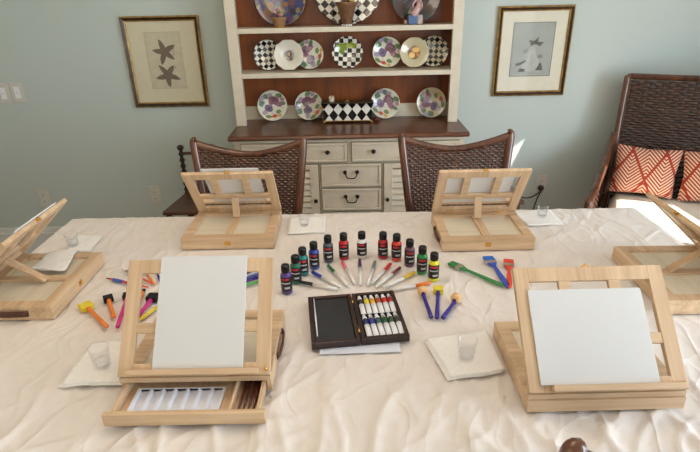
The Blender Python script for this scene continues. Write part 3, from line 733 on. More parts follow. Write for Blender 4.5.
# ------------------------------------------------------------------ hutch
hx0, hx1 = -.612, .582; HY = 2.63; HB = 3.045; TZ = .87
t = thing('hutch', 'cream painted hutch with brown wood top, shelves and back panel', 'hutch', (-.015, 2.84, 0))
def L_(x): return x+.015
def Yl(y): return y-2.84
m = MB().box(L_(hx0), L_(hx1), Yl(HY+.006), Yl(HB), .06, .842); m.build('base_cabinet', M['cream_paint'], t, .003)
m = MB().box(L_(hx0-.008), L_(hx1+.008), Yl(HY-.006), Yl(HB), 0, .06).box(L_(hx0-.006), L_(hx1+.006), Yl(HY-.004), Yl(HB), .828, .842); m.build('plinth_moulding', M['cream_paint'], t, .002)
m = MB().prism([(Yl(2.605), .848), (Yl(2.597), .856), (Yl(2.604), .866), (Yl(2.612), .87), (Yl(HB), .87), (Yl(HB), .8425), (Yl(2.618), .8425)], L_(-.633), L_(.602), Matrix(((0, 0, 1, 0), (1, 0, 0, 0), (0, 1, 0, 0), (0, 0, 0, 1))))
m.build('wood_top', M['top_wood'], t, .002)
def front(x0, x1, z0, z1, name, knobs=(), pulls=(), y=HY):
    """framed drawer front"""
    m = MB(); a, b = L_(x0), L_(x1); yf = Yl(y-.012); k = .013
    m.box(a+k, b-k, yf+.006, Yl(y+.005), z0+k, z1-k)
    m.box(a, b, yf, Yl(y+.005), z0, z0+k); m.box(a, b, yf, Yl(y+.005), z1-k, z1); m.box(a, a+k, yf, Yl(y+.005), z0+k, z1-k); m.box(b-k, b, yf, Yl(y+.005), z0+k, z1-k)
    d = m.build(name, M['cream_paint'], t, .003)
    MB().box(a-.004, b+.004, Yl(y+.001), Yl(y+.0055), z0-.004, z1+.004).build('shadow_gap', M['cream_dark'], d)  # darker sheet round the drawer front, shade put in as colour
    for (kx, kz) in knobs:
        MB().lathe([(.005, 0), (.004, .008), (.011, .014), (.012, .02), (.008, .026), (.001, .028)], 16, Matrix.Translation((L_(kx), yf+.006, kz)) @ Matrix.Rotation(PI/2, 4, 'X')).build('knob', M['knob'], d)
    for (kx, kz) in pulls:
        mm = MB()
        for s in (-1, 1):
            mm.lathe([(.010, 0), (.011, .004), (.006, .010), (.005, .014)], 14, Matrix.Translation((L_(kx)+s*.032, yf+.006, kz)) @ Matrix.Rotation(PI/2, 4, 'X'))
            mm.sphere((L_(kx)+s*.032, yf-.008, kz), .008, n=10)
        pts = [(L_(kx)-.032, yf-.009, kz), (L_(kx)-.026, yf-.013, kz-.016), (L_(kx)-.02, yf-.015, kz-.026), (L_(kx), yf-.015, kz-.029), (L_(kx)+.02, yf-.015, kz-.026), (L_(kx)+.026, yf-.013, kz-.016), (L_(kx)+.032, yf-.009, kz)]
        mm.tube(catm(pts, 4), .0032, 8, upv=(0, 1, 0)); mm.build('pull', M['knob'], d)
    return d
front(-.575, -.026, .722, .822, 'drawer', knobs=[(-.475, .778), (-.126, .778)])
front(.0, .552, .722, .822, 'drawer', knobs=[(.112, .778), (.455, .778)])
front(-.165, .153, .585, .708, 'drawer', pulls=[(-.006, .664)])
front(-.165, .153, .448, .571, 'drawer', pulls=[(-.006, .527)])
front(-.165, .153, .31, .434, 'drawer', pulls=[(-.006, .39)])
front(-.165, .153, .09, .296, 'drawer', pulls=[(-.006, .24)])
def louver(x0, x1, z0, z1, kx):
    a, b = L_(x0), L_(x1); yf = Yl(HY-.012); k = .045; m = MB()
    m.box(a, a+k, yf, Yl(HY+.005), z0, z1); m.box(b-k, b, yf, Yl(HY+.005), z0, z1); m.box(a+k, b-k, yf, Yl(HY+.005), z0, z0+k); m.box(a+k, b-k, yf, Yl(HY+.005), z1-.025, z1)
    d = m.build('door', M['cream_paint'], t, .002)
    s = MB(); z = z0+k+.012
    while z < z1-.03:
        s.box(a+k, b-k, -.003, .003, -.019, .019, Matrix.Translation((0, Yl(HY-.001), z)) @ Matrix.Rotation(R(-28), 4, 'X')); z += .034
    s.build('louvers', M['cream_paint'], d)
    MB().box(a-.004, b+.004, Yl(HY+.003), Yl(HY+.0058), z0-.004, z1+.004).build('shadow_gap', M['cream_dark'], d)  # darker sheet behind the louvers and door edge, painted shade
    MB().lathe([(.005, 0), (.004, .008), (.010, .014), (.011, .02), (.007, .026), (.001, .028)], 16, Matrix.Translation((L_(kx), yf, .512)) @ Matrix.Rotation(PI/2, 4, 'X')).build('knob', M['knob'], d)
louver(-.58, -.180, .09, .708, -.198); louver(.168, .556, .09, .708, .186)
# upper case
UY = 2.84; uz1 = 2.05
for (a, b) in ((-.632, -.578), (.530, .582)):
    MB().box(L_(a), L_(b), Yl(UY), Yl(UY+.022), TZ, uz1).build('face_stile', M['cream_paint'], t, .003)
    MB().prism([(Yl(UY+.022), TZ), (Yl(HB), TZ), (Yl(HB), uz1), (Yl(UY+.022), uz1)], L_(min(a, b)+.006 if a < 0 else b-.026), L_(a+.026 if a < 0 else b-.006), Matrix(((0, 0, 1, 0), (1, 0, 0, 0), (0, 1, 0, 0), (0, 0, 0, 1)))).build('side_panel', M['cream_paint'], t)
MB().box(L_(-.606), L_(.562), Yl(3.02), Yl(3.03), TZ, uz1).build('back_panel', M['panel_wood'], t)
MB().box(L_(-.606), L_(.562), Yl(3.008), Yl(3.02), TZ, .945).build('back_rail', M['cream_paint'], t, .002)
for z in (1.148, 1.372, 1.90):
    s = MB().box(L_(-.606), L_(.562), Yl(UY+.004), Yl(3.02), z-.021, z); s.box(L_(-.578), L_(.534), Yl(UY-.003), Yl(UY+.004), z-.024, z+.001)
    s.build('shelf', M['cream_paint'], t, .002)
MB().box(L_(-.64), L_(.596), Yl(UY-.02), Yl(HB), uz1, uz1+.06).box(L_(-.66), L_(.616), Yl(UY-.045), Yl(HB), uz1+.06, uz1+.085).build('cornice', M['cream_paint'], t, .004)

# ------------------------------------------------------------------ plates
def plate_mesh(r, scallop=0, n=56, depth=.014, well=.58):
    """disc in local XY, front towards +z"""
    prof = [(0, 0), (r*well*.9, 0), (r*well, .0015), (r*(well+.08), .006), (r*.97, depth), (r, depth+.0008), (r*.985, depth-.002), (r*(well+.1), .003), (r*well, -.003), (0, -.003)]
    m = MB(); vs = []
    for (rr, z) in prof:
        for k in range(n):
            a = 2*PI*k/n; q = rr*(1+scallop*math.cos(a*10)*(rr/r)**3); vs.append((q*math.cos(a), q*math.sin(a), z))
    fs = [(i*n+k, i*n+(k+1) % n, (i+1)*n+(k+1) % n, (i+1)*n+k) for i in range(len(prof)-1) for k in range(n)]
    m.add(vs, fs, True); return m
def check_mat(name, s, a=(22, 20, 22), b=(226, 222, 208), wob=.004, off=(0, 0), rot=0, accent=None, polar=None):
    N = NT(name); co = N.coord()
    nz = N.noise(co, 40, 1); p = N.vmath('ADD', co, N.vmath('MULTIPLY', N.vmath('SUBTRACT', nz.outputs['Color'], (.5, .5, .5)), (wob, wob, 0)))
    mp = N.n('ShaderNodeMapping'); mp.inputs['Rotation'].default_value = (0, 0, rot); mp.inputs['Location'].default_value = (off[0], off[1], 0); N.l(p, mp.inputs[0])
    X = N.xyz(mp.outputs[0]); fx = N.math('FLOOR', N.math('DIVIDE', X[0], s)); fy = N.math('FLOOR', N.math('DIVIDE', X[1], s))
    f = N.math('ABSOLUTE', N.math('MODULO', N.math('ADD', fx, fy), 2)); f = N.math('GREATER_THAN', f, .5)
    c = N.mix(f, lin(a), lin(b))
    N.color(c); N.b.inputs['Roughness'].default_value = .15; N.b.inputs['Coat Weight'].default_value = .5
    return N.m, c, N
def stand_plate(label, px, py, rpx, shelf_z, mat, Y=2.955, scallop=0, tilt=12, rot=0, name='plate', well=.58, group='decorative plates on the hutch shelves', depth=.014):
    """plate leaning back on a shelf; centre column from the photograph, bottom on the shelf"""
    a = at_y(px-rpx, py, Y); b = at_y(px+rpx, py, Y); r = (b-a).length/2; c = (a+b)/2
    tl = R(tilt); zc = shelf_z + r*math.cos(tl) + .004*math.sin(tl)+.0015
    o = plate_mesh(r, scallop, depth=depth, well=well).build(name, mat)
    o.matrix_world = Matrix.Translation((c.x, Y, zc)) @ Matrix.Rotation(PI/2-tl, 4, 'X') @ Matrix.Rotation(rot, 4, 'Z')
    tag(o, label, 'plate', group); return o, r
S1, S2 = 1.1495, .8705
S0 = 1.3735
def floral(name, seed, base=(214, 212, 190)):
    rd = random.Random(seed); k = 1.0
    it = [(-.030, .045, .016, .010, (70, 110, 74)), (.035, .050, .014, .010, (86, 120, 70)), (.052, .010, .014, .009, (74, 116, 72)), (-.055, .012, .013, .016, (70, 112, 84)), (.030, -.030, .014, .009, (96, 128, 72)), (-.02, -.055, .016, .008, (84, 116, 64)),
          (-.012, .050, .012, .012, (160, 134, 156)), (.05, .032, .012, .011, (166, 126, 146)), (-.052, .035, .012, .011, (150, 136, 160)), (-.040, -.034, .013, .012, (156, 142, 166)),
          (.006, .024, .026, .022, (112, 46, 78)), (-.020, -.012, .020, .018, (94, 66, 112)), (.034, .006, .013, .012, (130, 74, 106)), (.006, .026, .010, .008, (80, 26, 56)), (-.020, -.012, .007, .006, (70, 42, 90)),
          (.004, .002, .006, .006, (226, 206, 226)), (.010, -.052, .013, .008, (190, 66, 40)), (.036, -.048, .010, .007, (206, 160, 70)), (-.004, -.038, .006, .006, (206, 176, 196))]
    a = rd.uniform(0, 6.28); ca, sa = math.cos(a), math.sin(a)
    it = [(x*1.12, y*1.12, rx*1.32, ry*1.32, c_) for x, y, rx, ry, c_ in it]
    return blobs(name, base, it, wob=.016, wscale=55)
ck1 = check_mat('black white check glaze fine', .021, rot=R(42))[0]
ck2 = check_mat('black white check glaze fine turned', .021, rot=R(48), b=(204, 196, 166))[0]
stand_plate('black and white checked plate at the left end of the middle shelf', 268, 55, 14.3, S1, ck1, Y=2.975)
stand_plate('purple flowered plate left of the green and checked plate', 309.5, 56, 14, S1, floral('floral glaze a', 1), Y=2.975, rot=R(70))
stand_plate('purple flowered plate right of the green and checked plate', 387, 54, 14.5, S1, floral('floral glaze b', 2), Y=2.975, rot=R(-30))
stand_plate('black and white checked plate at the right end of the middle shelf', 433.5, 52, 14.5, S1, ck2, Y=2.975)
N_ = check_mat('green over black check glaze', .0235, rot=R(4)); Nn = N_[2]
co = Nn.coord(); nz = Nn.noise(co, 45, 2); pp = Nn.vmath('ADD', co, Nn.vmath('MULTIPLY', Nn.vmath('SUBTRACT', nz.outputs['Color'], (.5, .5, .5)), (.03, .03, 0)))
c = N_[1]
for (x, y, rx, ry, cc) in ((-.028, .028, .030, .024, (122, 142, 30)), (.022, .036, .032, .016, (146, 160, 40)), (-.03, .004, .016, .014, (104, 128, 26))):
    d = Nn.vmath('LENGTH', Nn.vmath('MULTIPLY', Nn.vmath('SUBTRACT', pp, (x, y, 0)), (1/rx, 1/ry, 0)), (0, 0, 0)); c = Nn.mix(Nn.ramp(d, 1.05, .85), c, lin(cc))
Nn.color(c)
stand_plate('checked plate with green leaves in the centre of the middle shelf', 347.5, 55, 15.3, S1, Nn.m, Y=2.965, scallop=.012)
stand_plate('purple flowered plate at the far left of the hutch top', 272.5, 104, 14.8, S2, floral('floral glaze c', 3), Y=2.97)
stand_plate('purple flowered plate left of the diamond patterned chest', 309, 103, 14, S2, floral('floral glaze d', 4), Y=2.97, rot=R(40))
stand_plate('purple flowered plate right of the diamond patterned chest', 385, 102, 14.6, S2, floral('floral glaze e', 5), Y=2.97, rot=R(-35))
stand_plate('purple flowered plate at the far right of the hutch top', 431, 100, 14.6, S2, floral('floral glaze f', 6, (200, 188, 156)), Y=2.97, rot=R(100))
pm = blobs('cream glaze with dark portrait spot', (226, 220, 204), [(.002, .0, .032, .032, (156, 158, 154)), (.002, .004, .017, .021, (60, 46, 42)), (.000, .006, .009, .011, (190, 150, 124)), (.004, -.020, .020, .011, (84, 60, 56))], wob=.006)
stand_plate('cream scalloped plate with a small dark portrait on the left of the middle shelf', 289, 58, 14.5, S1, pm, Y=2.945, scallop=.022, well=.46, name='portrait_plate')
pg = blobs('cream glaze with golden medallion', (198, 186, 150), [(0, 0, .038, .038, (122, 84, 40)), (.010, .014, .022, .015, (236, 184, 92)), (-.012, -.013, .018, .016, (244, 194, 100)), (.020, -.010, .010, .010, (190, 120, 50))], wob=.006)
stand_plate('cream plate with a glowing golden centre on the right of the middle shelf', 414, 56, 14.3, S1, pg, Y=2.945, scallop=.012, well=.48, name='medallion_plate')
# large platters on the upper shelf
def mosaic(name, cols, scale=34):
    N = NT(name); v = N.n('ShaderNodeTexVoronoi'); v.inputs['Scale'].default_value = scale; N.l(N.coord(), v.inputs['Vector'])
    cr = N.n('ShaderNodeValToRGB'); cr.color_ramp.interpolation = 'CONSTANT'; el = cr.color_ramp.elements
    while len(el) < len(cols): el.new(.5)
    for i, cc in enumerate(cols): el[i].position = i/len(cols); el[i].color = lin(cc)
    X = N.xyz(v.outputs['Color']); N.l(X[0], cr.inputs[0]); N.color(cr.outputs[0])
    N.b.inputs['Roughness'].default_value = .15; N.b.inputs['Coat Weight'].default_value = .5; return N.m
bigpl = stand_plate('large blue and purple mosaic platter at the left of the top shelf', 280.5, 4, 25.5, S0, mosaic('stained glass colours', [(44, 52, 110), (70, 60, 100), (92, 56, 60), (60, 90, 100), (120, 110, 70), (84, 44, 84), (40, 44, 60), (120, 84, 48)], 40), Y=2.965, well=.6, tilt=10)
stand_plate('large black and white checked platter at the centre of the top shelf', 347.5, -5, 34, S0, check_mat('large check glaze', .031, rot=R(45), off=(.016, 0))[0], Y=2.978, scallop=.01, tilt=10, well=.62)
stand_plate('large dark iridescent platter at the right of the top shelf', 415.5, 5, 24.5, S0, mosaic('dark iridescent colours', [(52, 52, 58), (66, 54, 56), (84, 70, 78), (50, 66, 66), (98, 84, 96), (72, 48, 40)], 26), Y=2.965, well=.6, tilt=10)
# ornaments in front of the platters
def W(px, Y, z): d = ray(px, 30); return d.x/d.y*Y
x = W(280, 2.895, 0)
t = thing('basket_ornament', 'small tan basket of flowers in front of the mosaic platter', 'ornament', (x, 2.895, S0))
MB().lathe([(.026, 0), (.030, .004), (.034, .034), (.038, .038), (.040, .048), (.036, .05), (.032, .044)], 20).build('basket', plain('tan basket glaze', (160, 120, 84), .4, 0, .15, 50), t)
MB().lathe([(.036, 0), (.036, .004)], 20).build('rim', M['brass'], t)
fl = [plain('white petals', (196, 192, 180), .5), plain('green leaves', (84, 116, 70), .6), plain('yellow petals', (196, 160, 60), .5), plain('pink petals', (176, 110, 130), .5)]
rd = random.Random(3)
for k in range(12):
    a = rd.uniform(0, 6.28); r_ = rd.uniform(0, .028); MB().sphere((0, 0, 0), rd.uniform(.008, .013), sz=.8, n=10).build('flower', fl[k % 4], t, loc=(r_*math.cos(a), r_*math.sin(a)*.7, .054+rd.uniform(0, .03)))
x = W(347, 2.872, 0)
t = thing('flower_pot', 'bronze brown tapering pot in front of the large checked platter', 'pot', (x, 2.872, S0))
MB().lathe([(.020, .006), (.024, .008), (.046, .085), (.058, .108), (.060, .114), (.054, .114), (.044, .095), (.01, .09)], 28).build('pot', M['terracotta'], t)
m = MB()
for k in range(12): a = 2*PI*k/12; m.sphere((.023*math.cos(a), .023*math.sin(a), .005), .005, n=8)
m.build('beaded_foot', M['white_pl'], t)
for k in range(14):
    a = rd.uniform(0, 6.28); r_ = rd.uniform(0, .045); MB().sphere((0, 0, 0), rd.uniform(.010, .016), sz=.8, n=10).build('flower', fl[(0, 2, 3, 0, 1)[k % 5]], t, loc=(r_*math.cos(a), r_*math.sin(a)*.7, .118+rd.uniform(0, .025)))
x = W(415, 2.895, 0)
t = thing('figurine', 'pink and white figurine seated on a blue box at the right of the top shelf', 'figurine', (x, 2.895, S0))
MB().box(-.038, .008, -.02, .02, 0, .044).build('blue_box', plain('blue glaze', (84, 112, 158), .3, 0, .1), t, .003)
MB().box(.010, .036, -.02, .02, 0, .046).build('base', plain('pale stone glaze', (186, 170, 156), .4, 0, .15, 60), t, .003)
MB().sphere((-.050, 0, .011), .011, n=10).build('rose', plain('pale rose glaze', (196, 150, 140), .4), t)
pinkm = plain('pale pink glaze', (206, 168, 166), .3, 0, .1, 60)
MB().tube(catm([(-.008, 0, .044), (.004, -.004, .066), (.018, 0, .085), (.016, .002, .112), (.010, .002, .135)], 5), [.022-.0006*k for k in range(21)], 12, upv=(0, 1, 0)).build('body', pinkm, t)
MB().sphere((.009, 0, .155), .013, n=14).build('head', plain('pale skin glaze', (214, 180, 160), .3), t)
MB().tube([(.014, -.008, .12), (.030, -.016, .098), (.030, -.02, .076)], [.006, .005, .004], 8).tube([(.004, -.008, .12), (-.014, -.016, .100), (-.018, -.02, .08)], [.006, .005, .004], 8).build('arm', pinkm, t)
MB().sphere((-.030, 0, .058), .014, n=10).sphere((-.026, 0, .076), .009, n=10).build('companion', plain('grey green glaze', (122, 124, 96), .4), t)

# chest with diamonds
cxm = at_y(347.5, 110, 2.86); cw = .132
t = thing('diamond_chest', 'long black and white diamond patterned chest on brass feet on the hutch top', 'chest', (cxm.x, 2.903, S2))
N = NT('black and white diamonds'); X = N.xyz(N.coord())
u = N.math('ABSOLUTE', N.math('SUBTRACT', N.math('FRACT', N.math('ADD', N.math('DIVIDE', X[0], .0515), 100.5)), .5))
v = N.math('ABSOLUTE', N.math('SUBTRACT', N.math('FRACT', N.math('ADD', N.math('DIVIDE', N.math('SUBTRACT', X[2], .076), .066), 100.5)), .5))
N.color(N.mix(N.math('GREATER_THAN', N.math('ADD', u, v), .5), lin((226, 222, 210)), lin((20, 18, 20))))
N.b.inputs['Roughness'].default_value = .2; dia = N.m
a, b = -.133, .133
m = MB(); vs = [(x_, y_, z_) for z_, e in ((.014, 0), (.088, .003), (.108, .012)) for x_, y_ in ((a-e, -.034-e), (b+e, -.034-e), (b+e, .034+e), (a-e, .034+e))]
fs = [(0, 1, 5, 4), (1, 2, 6, 5), (2, 3, 7, 6), (3, 0, 4, 7), (4, 5, 9, 8), (5, 6, 10, 9), (6, 7, 11, 10), (7, 4, 8, 11), (3, 2, 1, 0), (8, 9, 10, 11)]
m.add(vs, fs); m.build('body', dia, t)
MB().box(a-.004, b+.004, -.038, .038, .010, .014).build('base_rim', M['gold'], t, .001)
lid = MB().box(a-.012, b+.012, -.045, .045, .1082, .1115).build('lid', plain('dark green lid paint', (62, 58, 36), .4, 0, .3), t, .0015)
MB().box(-.012, .012, -.006, .006, .1115, .115).sphere((0, 0, .117), .005, n=10).build('finial', M['gold'], lid)
for sx_ in (-1, 1):
    for sy_ in (-1, 1): MB().tube([(sx_*.118, sy_*.031, .011), (sx_*.128, sy_*.038, .007), (sx_*.136, sy_*.042, .0035)], [.005, .004, .0035], 8).build('foot', M['gold'], t)
m = MB().lathe([(.014, 0), (.016, .003), (.015, .014), (.017, .020)], 16)
for k in range(6): a_ = 2*PI*k/6; m.lathe([(.006, .0), (1e-5, .017)], 6, Matrix.Translation((.011*math.cos(a_), .011*math.sin(a_), .017)), cap=False)
tag(m.build('crown_ornament', plain('cream glaze', (216, 204, 178), .3), None, loc=(cxm.x-.087, 2.903, S2+.112)), 'small cream crown shaped ornament standing on the diamond chest lid', 'ornament')
m = MB().sphere((0, 0, .011), .011, n=10).sphere((.014, -.004, .008), .008, n=10).sphere((.004, -.006, .021), .007, n=10)
tag(m.build('rose_ornament', plain('red brown glaze', (132, 52, 36), .35, 0, .3, 80), None, loc=(cxm.x+.158, 2.90, S2)), 'small red brown rose ornament at the right foot of the diamond chest', 'ornament')

# ------------------------------------------------------------------ pictures
def picture(label, cor, Yw, inner, mat_m, art):
    P = [at_y(x, y, Yw) for x, y in cor]; xs = [p.x for p in P]; zs = [p.z for p in P]
    x0 = (xs[0]+xs[3])/2; x1 = (xs[1]+xs[2])/2; z1 = (zs[0]+zs[1])/2; z0 = (zs[2]+zs[3])/2
    w, h_ = (x1-x0)/2+.004, (z1-z0)/2
    t = thing('framed_picture', label, 'picture', ((x0+x1)/2, Y1-.001, (z0+z1)/2))
    def ring(a, b, ya, yb, ma, name, par):
        m = MB()
        o = [(-w+a, -h_+a), (w-a, -h_+a), (w-a, h_-a), (-w+a, h_-a)]; i_ = [(-w+b, -h_+b), (w-b, -h_+b), (w-b, h_-b), (-w+b, h_-b)]
        vs = [(x, -.0, z) for x, z in o]+[(x, -ya, z) for x, z in o]+[(x, -yb, z) for x, z in i_]+[(x, 0, z) for x, z in i_]
        fs = []
        for k in range(4):
            n = (k+1) % 4; fs += [(k, n, 4+n, 4+k), (4+k, 4+n, 8+n, 8+k), (8+k, 8+n, 12+n, 12+k), (12+k, 12+n, n, k)]
        m.add(vs, fs); return m.build(name, ma, par)
    fr = ring(0, .008, .016, .022, M['gold'], 'outer_moulding', t)
    ring(.008, .020, .022, .014, M['gold_dark'], 'cove', t); ring(.020, .027, .016, .011, M['gold'], 'inner_moulding', t)
    MB().box(-w+.024, w-.024, -.005, -.001, -h_+.024, h_-.024).build('mat_board', mat_m, t)
    art(t, w, h_)
    MB().add([(-w+.026, -.0095, -h_+.026), (w-.026, -.0095, -h_+.026), (w-.026, -.0095, h_-.026), (-w+.026, -.0095, h_-.026)], [(0, 1, 2, 3)]).build('glass', M['glass'], t)
def star(m, cx, cz, r, rot):
    pts = []
    for k in range(70):
        a = 2*PI*k/70; tt_ = (k % 14)/14; q = abs(1-2*tt_)**1.45; wob = .05*math.sin(a*3+rot*7)
        rr = r*(.36+.66*q)*(1+wob); a2 = rot+a+.08*math.sin(a*2+rot)*q; pts.append((cx+rr*math.cos(a2), cz+rr*math.sin(a2)))
    m.prism(pts, .0062, .0068, Matrix(((1, 0, 0, 0), (0, 0, -1, 0), (0, 1, 0, 0), (0, 0, 0, 1))))
XZ = Matrix(((1, 0, 0, 0), (0, 0, -1, 0), (0, 1, 0, 0), (0, 0, 0, 1)))
def art1(t, w, h_):
    px, pz_ = w*.46, h_*.62
    MB().box(-px, px, -.0056, -.005, -pz_+.01, pz_+.01).build('print_sheet', plain('aged paper', (206, 196, 168), .8), t)
    m = MB(); e = .0012
    for a, b, c, d in ((-px, px, pz_+.01-e, pz_+.01), (-px, px, -pz_+.01, -pz_+.01+e), (-px, -px+e, -pz_+.01, pz_+.01), (px-e, px, -pz_+.01, pz_+.01)): m.box(a, b, -.0062, -.0056, c, d)
    m.build('plate_line', plain('thin grey ink', (150, 138, 116), .8), t)
    ink = plain('brown grey engraving ink', (136, 118, 100), .8, 0, .25, 300)
    for z_, r_, rot in ((.058, .070, PI/2+.25), (-.068, .070, PI/2+.62)):
        m = MB(); star(m, 0.0, z_, r_, rot); m.build('starfish', ink, t)
    m = MB()
    for k in range(3): m.box(.048, .053, -.0062, -.0058, .07-.014*k, .077-.014*k)
    m.box(.048, .053, -.0062, -.0058, -.03, -.022); m.build('plate_number', ink, t)
picture('gold framed print of two starfish on the left wall section', [(118.5, 16.8), (195.7, 14.9), (209.3, 106.1), (136.8, 107.8)], 3.03, 0, M['mat_board'], art1)
def art2(t, w, h_):
    px, pz_ = w*.56, h_*.60; zc = .012
    MB().box(-px, px, -.0056, -.005, -pz_+zc, pz_+zc).build('print_sheet', plain('grey green paper', (168, 172, 164), .8, 0, .05, 12), t)
    m = MB(); e = .0022
    for a, b, c, d in ((-px, px, pz_+zc-e, pz_+zc), (-px, px, -pz_+zc, -pz_+zc+e), (-px, -px+e, -pz_+zc, pz_+zc), (px-e, px, -pz_+zc, pz_+zc)): m.box(a, b, -.0062, -.0056, c, d)
    m.build('plate_line', plain('dark ink line', (70, 64, 58), .8), t)
    pale = plain('pale grey wash', (190, 192, 182), .8, 0, .1, 40); dark = plain('dark grey green ink', (112, 112, 98), .8, 0, .2, 80)
    def blob(pts, mat, d=.0062, name='rock'): MB().prism(pts, d, d+.0006, XZ).build(name, mat, t)
    blob([(-.05, -.105), (.06, -.105), (.052, -.06), (.03, -.03), (.012, .03), (-.008, .03), (-.03, -.02), (-.05, -.06)], pale)
    blob([(-.085, -.075), (-.055, -.068), (-.03, -.05), (-.032, -.04), (-.058, -.055), (-.085, -.058)], dark, .007, 'bird')
    blob([(-.012, .030), (.004, .040), (.020, .040), (.040, .030), (.062, .052), (.040, .052), (.026, .056), (.030, .082), (.012, .062), (-.002, .058), (-.014, .064), (-.026, .056), (-.016, .050)], dark, .007, 'bird')
    blob([(-.045, -.01), (-.03, .002), (-.020, .022), (-.034, .018), (-.052, .004)], plain('soft grey wash', (150, 152, 142), .8), .007, 'bird')
    blob([(.028, -.1), (.07, -.1), (.062, -.07), (.05, -.055), (.04, -.08)], dark, .007, 'foliage')
    blob([(-.07, -.107), (-.03, -.107), (-.03, -.09), (-.06, -.088)], dark, .007, 'foliage')
    blob([(.03, -.02), (.055, -.012), (.062, -.03), (.04, -.034)], plain('mid grey wash', (142, 142, 132), .8), .007, 'bird')
picture('gold framed print of grey birds on a rock on the right wall section', [(501, 6.6), (575.7, 4.4), (563, 94.7), (492, 97)], 3.03, 0, M['mat_board2'], art2)

# ------------------------------------------------------------------ switches, outlets, cord
def wallplate(label, px, py, kind, name='wall_outlet', w=.036, h_=.058):
    p = at_y(px, py, Y1-.005); t = thing(name, label, 'outlet' if kind == 'outlet' else 'switch', (p.x, Y1-.0005, p.z))
    MB().box(-w, w, -.006, 0, -h_, h_).build('cover_plate', M['ivory'], t, .0025)
    if kind == 'outlet':
        for s in (-1, 1):
            o = MB().lathe([(.015, 0), (.015, .003), (.013, .004)], 18, Matrix.Translation((0, -.006, s*.021)) @ Matrix.Rotation(PI/2, 4, 'X')).build('socket', M['ivory'], t)
            MB().box(-.006, -.004, -.0105, -.0101, s*.021-.004, s*.021+.004).box(.004, .006, -.0105, -.0101, s*.021-.004, s*.021+.004).build('slots', M['black'], o)
    else:
        MB().box(-.016, .016, -.0085, -.006, -.033, .033).build('rocker', M['white_pl'], t, .001)
        MB().sphere((0, -.010, 0), .005, n=8).build('toggle', M['ivory'], t)
wallplate('single light switch at the far left edge of the wall', 3.5, 93.5, 'switch', 'light_switch', .042)
wallplate('light switch just right of the other switch on the left wall section', 17.5, 92.5, 'switch', 'light_switch', .038)
wallplate('wall outlet low on the left, above the left end easel', 44.5, 198, 'outlet')
wallplate('wall outlet low on the wall left of the antique chair', 155.5, 195, 'outlet')
wallplate('wall outlet with a black plug right of the right wicker chair', 541, 184, 'outlet')
pp = at_y(541, 188, Y1-.03)
t = thing('power_cord', 'black plug and power cord hanging from the outlet by the right chair', 'cord', (pp.x, Y1-.04, pp.z))
MB().lathe([(.012, 0), (.017, .008), (.018, .020), (.010, .032), (.005, .036)], 14, Matrix.Translation((0, .0265, 0)) @ Matrix.Rotation(PI/2, 4, 'X')).build('plug', M['cord'], t)
MB().tube(catm([(0, -.009, 0), (-.012, -.02, -.02), (-.03, -.02, -.07), (-.035, 0, -.16), (-.03, 0, -.3), (-.04, .01, pp.z*-1+.008)], 6), .004, 8, upv=(1, 0, 0)).build('cable', M['cord'], t)
MB().tube(catm([(0, -.009, -.005), (-.04, -.02, -.035), (-.09, -.015, -.055), (-.13, .0, -.05), (-.16, .01, -.06), (-.2, .01, -.11), (-.22, .01, -.3)], 6), .004, 8, upv=(0, 1, 0)).build('cable', M['cord'], t)

# ------------------------------------------------------------------ settee with pillows
SR = R(-26); SL = Vector((1.51, 2.91, 0))
t = thing('settee', 'high backed dark wicker settee with cream seat cushion beside the table', 'settee', SL, SR)
SW, SDp, SHt = 1.25, .58, 1.085
